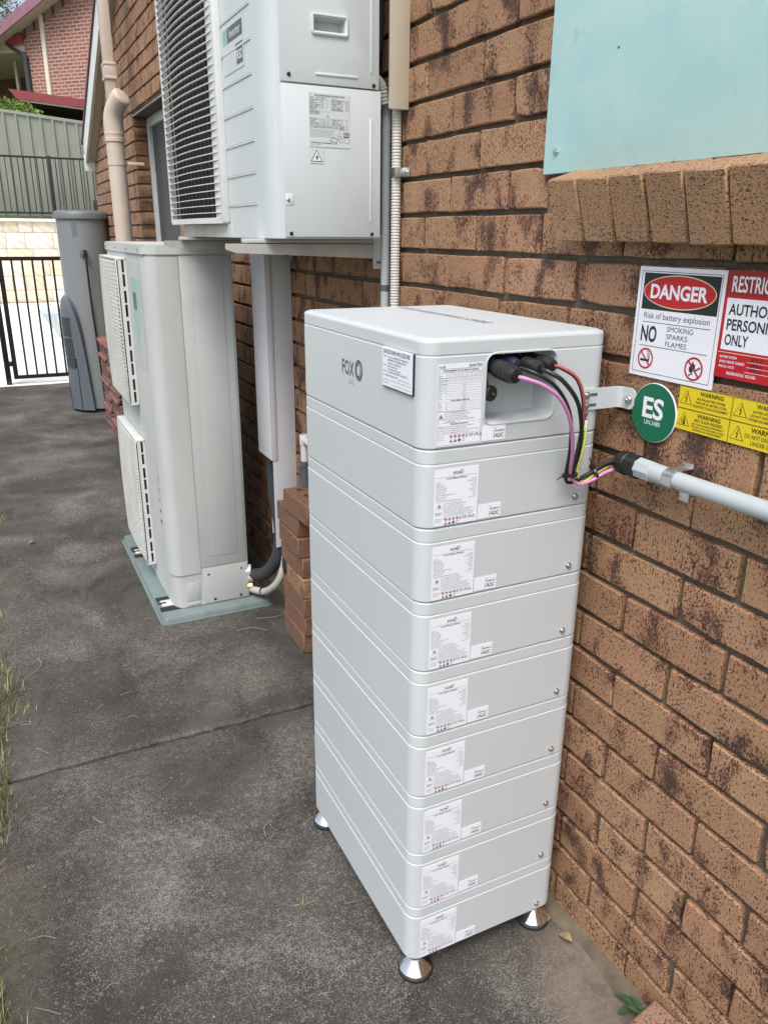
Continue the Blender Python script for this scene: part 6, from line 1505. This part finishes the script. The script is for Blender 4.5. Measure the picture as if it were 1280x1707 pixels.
m = MB(); m.add([(0.14, 22.53, 4.66), (2.6, 22.53, 4.50), (2.6, 24.2, 4.75), (0.6, 24.2, 4.87)], [(0, 1, 2, 3)], 'faded maroon'); m.add([(0.30, 22.53, 4.46), (2.6, 22.53, 4.31), (2.6, 24.2, 4.40), (0.6, 24.2, 4.5)], [(3, 2, 1, 0)], 'dark room'); m.build('roof', cp)
m = MB(); m.add([(0.33, 22.53, 4.465), (2.6, 22.53, 4.315), (2.6, 22.53, 4.28), (0.36, 22.53, 4.43), (0.33, 22.56, 4.465), (2.6, 22.56, 4.315), (2.6, 22.56, 4.28), (0.36, 22.56, 4.43)], [(3, 2, 1, 0), (4, 5, 6, 7), (0, 1, 5, 4), (3, 7, 6, 2)], 'cream paint'); m.build('beam', cp)
m = MB(); m.box((0.5, 24.2, 2.2), (3.2, 24.25, 4.6), 'dark room'); m.build('back_wall', cp)
m = MB(); m.box((2.45, 22.55, 2.2), (2.55, 22.65, 4.35), 'cream paint'); m.build('post', cp)

# ------------------------------------------------------------------ lawn edge, straws, leaves, weeds
def blades(name, label, n, xf, yr, lr, wid, mats, rg, lean=.5):
    m = MB()
    for _ in range(n):
        y = rg.uniform(*yr); x = xf(y, rg); L = rg.uniform(*lr); a = rg.uniform(0, 6.28); ln = L * rg.uniform(.2, 1) * lean
        d = Vector((math.cos(a), math.sin(a), 0)); w = Vector((-d.y, d.x, 0)) * wid * rg.uniform(.6, 1.3); p = Vector((x, y, -.012)); h = math.sqrt(max(L * L - ln * ln, .0001))
        m.add([p - w, p + w, p + d * ln * .45 + Vector((0, 0, h * .75)) + w * .6, p + d * ln * .45 + Vector((0, 0, h * .75)) - w * .6, p + d * ln + Vector((0, 0, h))], [(0, 1, 2, 3), (3, 2, 4)], rg.choice(mats))
    return m.build(name, None, label, 60, 'stuff')
rg = random.Random(21)
def ragged(y): return -1.175 + .035 * math.sin(3.1 * y) + .02 * math.sin(9.7 * y + 1)
blades('grass', None, 9000, lambda y, r: ragged(y) - abs(r.gauss(0, .10)) + .01, (.6, 8.8), (.02, .085), .0016, ['grass blade', 'grass blade', 'dry grass blade'], rg)
blades('grass', None, 2600, lambda y, r: ragged(y) + r.gauss(-.012, .022) + .03 * (math.sin(y * 2.3 + 1) > .3), (1.0, 5.0), (.015, .06), .0013, ['grass blade', 'dry grass blade', 'dry grass blade'], rg, .9)
o = blades('grass', None, 12000, lambda y, r: -1.25 - 2.6 * r.random() ** 1.5, (.3, 8.8), (.02, .07), .0022, ['grass blade', 'grass blade', 'dry grass blade'], rg)
m = MB()
def straw(m, x, y, L, a, bend, r, mat, z=.002):
    d = Vector((math.cos(a), math.sin(a), 0)); s_ = Vector((-d.y, d.x, 0)); p = Vector((x, y, z))
    m.tube([p, p + d * L * .5 + s_ * bend * L + Vector((0, 0, .004)), p + d * L], r, mat, 4, 4)
for _ in range(14):
    x = -1.21 + abs(rg.gauss(0, .07)); y = rg.uniform(1.2, 5.5); straw(m, x, y, rg.uniform(.03, .07), rg.gauss(0, .9), rg.uniform(-.10, .10), .0007, 'straw')
for _ in range(34):
    straw(m, rg.uniform(-1.1, -.15), rg.uniform(1.2, 4.2), rg.uniform(.012, .045), rg.uniform(0, 6.28), rg.uniform(-.3, .3), .0007, 'straw')
m.build('dead_grass', None, None, 60, 'stuff')
m = MB()
for (x, y, L, a, b) in ((-.20, 2.83, .17, .2, -.25), (-.30, 2.76, .12, -.4, .15), (-.55, 1.62, .06, 1.0, .2), (-.93, 1.86, .04, 2.1, .12), (-1.05, 2.75, .12, 1.4, -.18)): straw(m, x, y, L, a, b, .0012, 'straw')
m.build('loose_straw', None, None, 60, 'stuff')
m = MB()
for _ in range(110):
    x, y = rg.uniform(-1.15, -.02), rg.uniform(.7, 4.4); r = rg.uniform(.0010, .0026)
    bm = bmesh.new(); bmesh.ops.create_icosphere(bm, subdivisions=1, radius=r)
    for v in bm.verts: v.co = Vector((v.co.x * rg.uniform(.8, 1.3), v.co.y, v.co.z * .5)) + Vector((x, y, r * .3))
    m.add_bm(bm, 'pale pebble')
m.build('grit', None, None, 60, 'stuff')
def leaf(x, y, L, a, label, mat='dry leaf'):
    m = MB(); n = 6; vs = []
    for i in range(n + 1):
        t = i / n; w = L * .30 * math.sin(math.pi * min(1, t * 1.02)) ** .8; z = .003 + .012 * math.sin(t * 3.0) * L / .04
        vs += [(t * L, -w, z + .004), (t * L, 0, z), (t * L, w, z + .005)]
    fs = []
    for i in range(n):
        for k in (0, 1): fs.append((3 * i + k, 3 * i + k + 1, 3 * i + k + 4, 3 * i + k + 3))
    vs2 = [(p[0], p[1], p[2] + .0006) for p in vs]
    m.add(vs, [tuple(reversed(f)) for f in fs], mat); m.add(vs2, fs, mat); m.tube([(-L * .25, 0, .002), (0, 0, .003)], .0007, mat, 4, 2)
    o = m.build('fallen_leaf', angle=60); o.location = (x, y, 0); o.rotation_euler = (0, 0, a); tag(o, label, 'leaf'); return o
leaf(-.050, 1.035, .034, -1.2, 'dry curled leaf beside the right chrome foot')
leaf(-.058, 1.075, .026, .5, 'small brown leaf between the right chrome foot and the wall')
leaf(-.905, 5.25, .022, .5, 'dark dead leaf far down the concrete path')
leaf(-.995, 4.10, .036, .3, 'pale dead leaf on the path by the lawn edge')
wd = thing('weed', 'dark green leafy weed growing between the wall and the pinkish brick', 'plant', (0.0, .80, 0))
rg = random.Random(31)
for i in range(11):
    a = math.pi + rg.uniform(-1.5, 1.4); L = rg.uniform(.05, .095); d = Vector((math.cos(a), math.sin(a), 0)); w_ = Vector((-d.y, d.x, 0)); rise = rg.uniform(.25, .8)
    b0_ = Vector((-.012, .795 + rg.uniform(-.05, .03), .002)); m = MB(); vs = []
    for k in range(6):
        t = k / 5; p = b0_ + d * L * t * .8 + Vector((0, 0, L * rise * (t - .55 * t * t))); ww = .008 * math.sin(math.pi * (.08 + .9 * t)) + .001
        vs += [p - w_ * ww + Vector((0, 0, .002)), p, p + w_ * ww + Vector((0, 0, .002))]
    m.add(vs, [(3 * k + j, 3 * k + j + 1, 3 * k + j + 4, 3 * k + j + 3) for k in range(5) for j in (0, 1)], 'weed leaf'); m.build('leaf', wd, angle=60)
wd2 = thing('weed', 'tiny sprig of weed on the concrete left of the battery', 'plant', (-.545, 1.36, 0))
m = MB(); 
for i in range(6):
    a = i * 1.1; m.tube([(-.545, 1.36, 0), (-.545 + .010 * math.cos(a), 1.36 + .010 * math.sin(a), .018), (-.545 + .022 * math.cos(a), 1.36 + .022 * math.sin(a), .022 + .004 * (i % 3))], .0008, 'dry grass blade' if i % 2 else 'grass blade', 4, 3)
m.build('stalk', wd2)
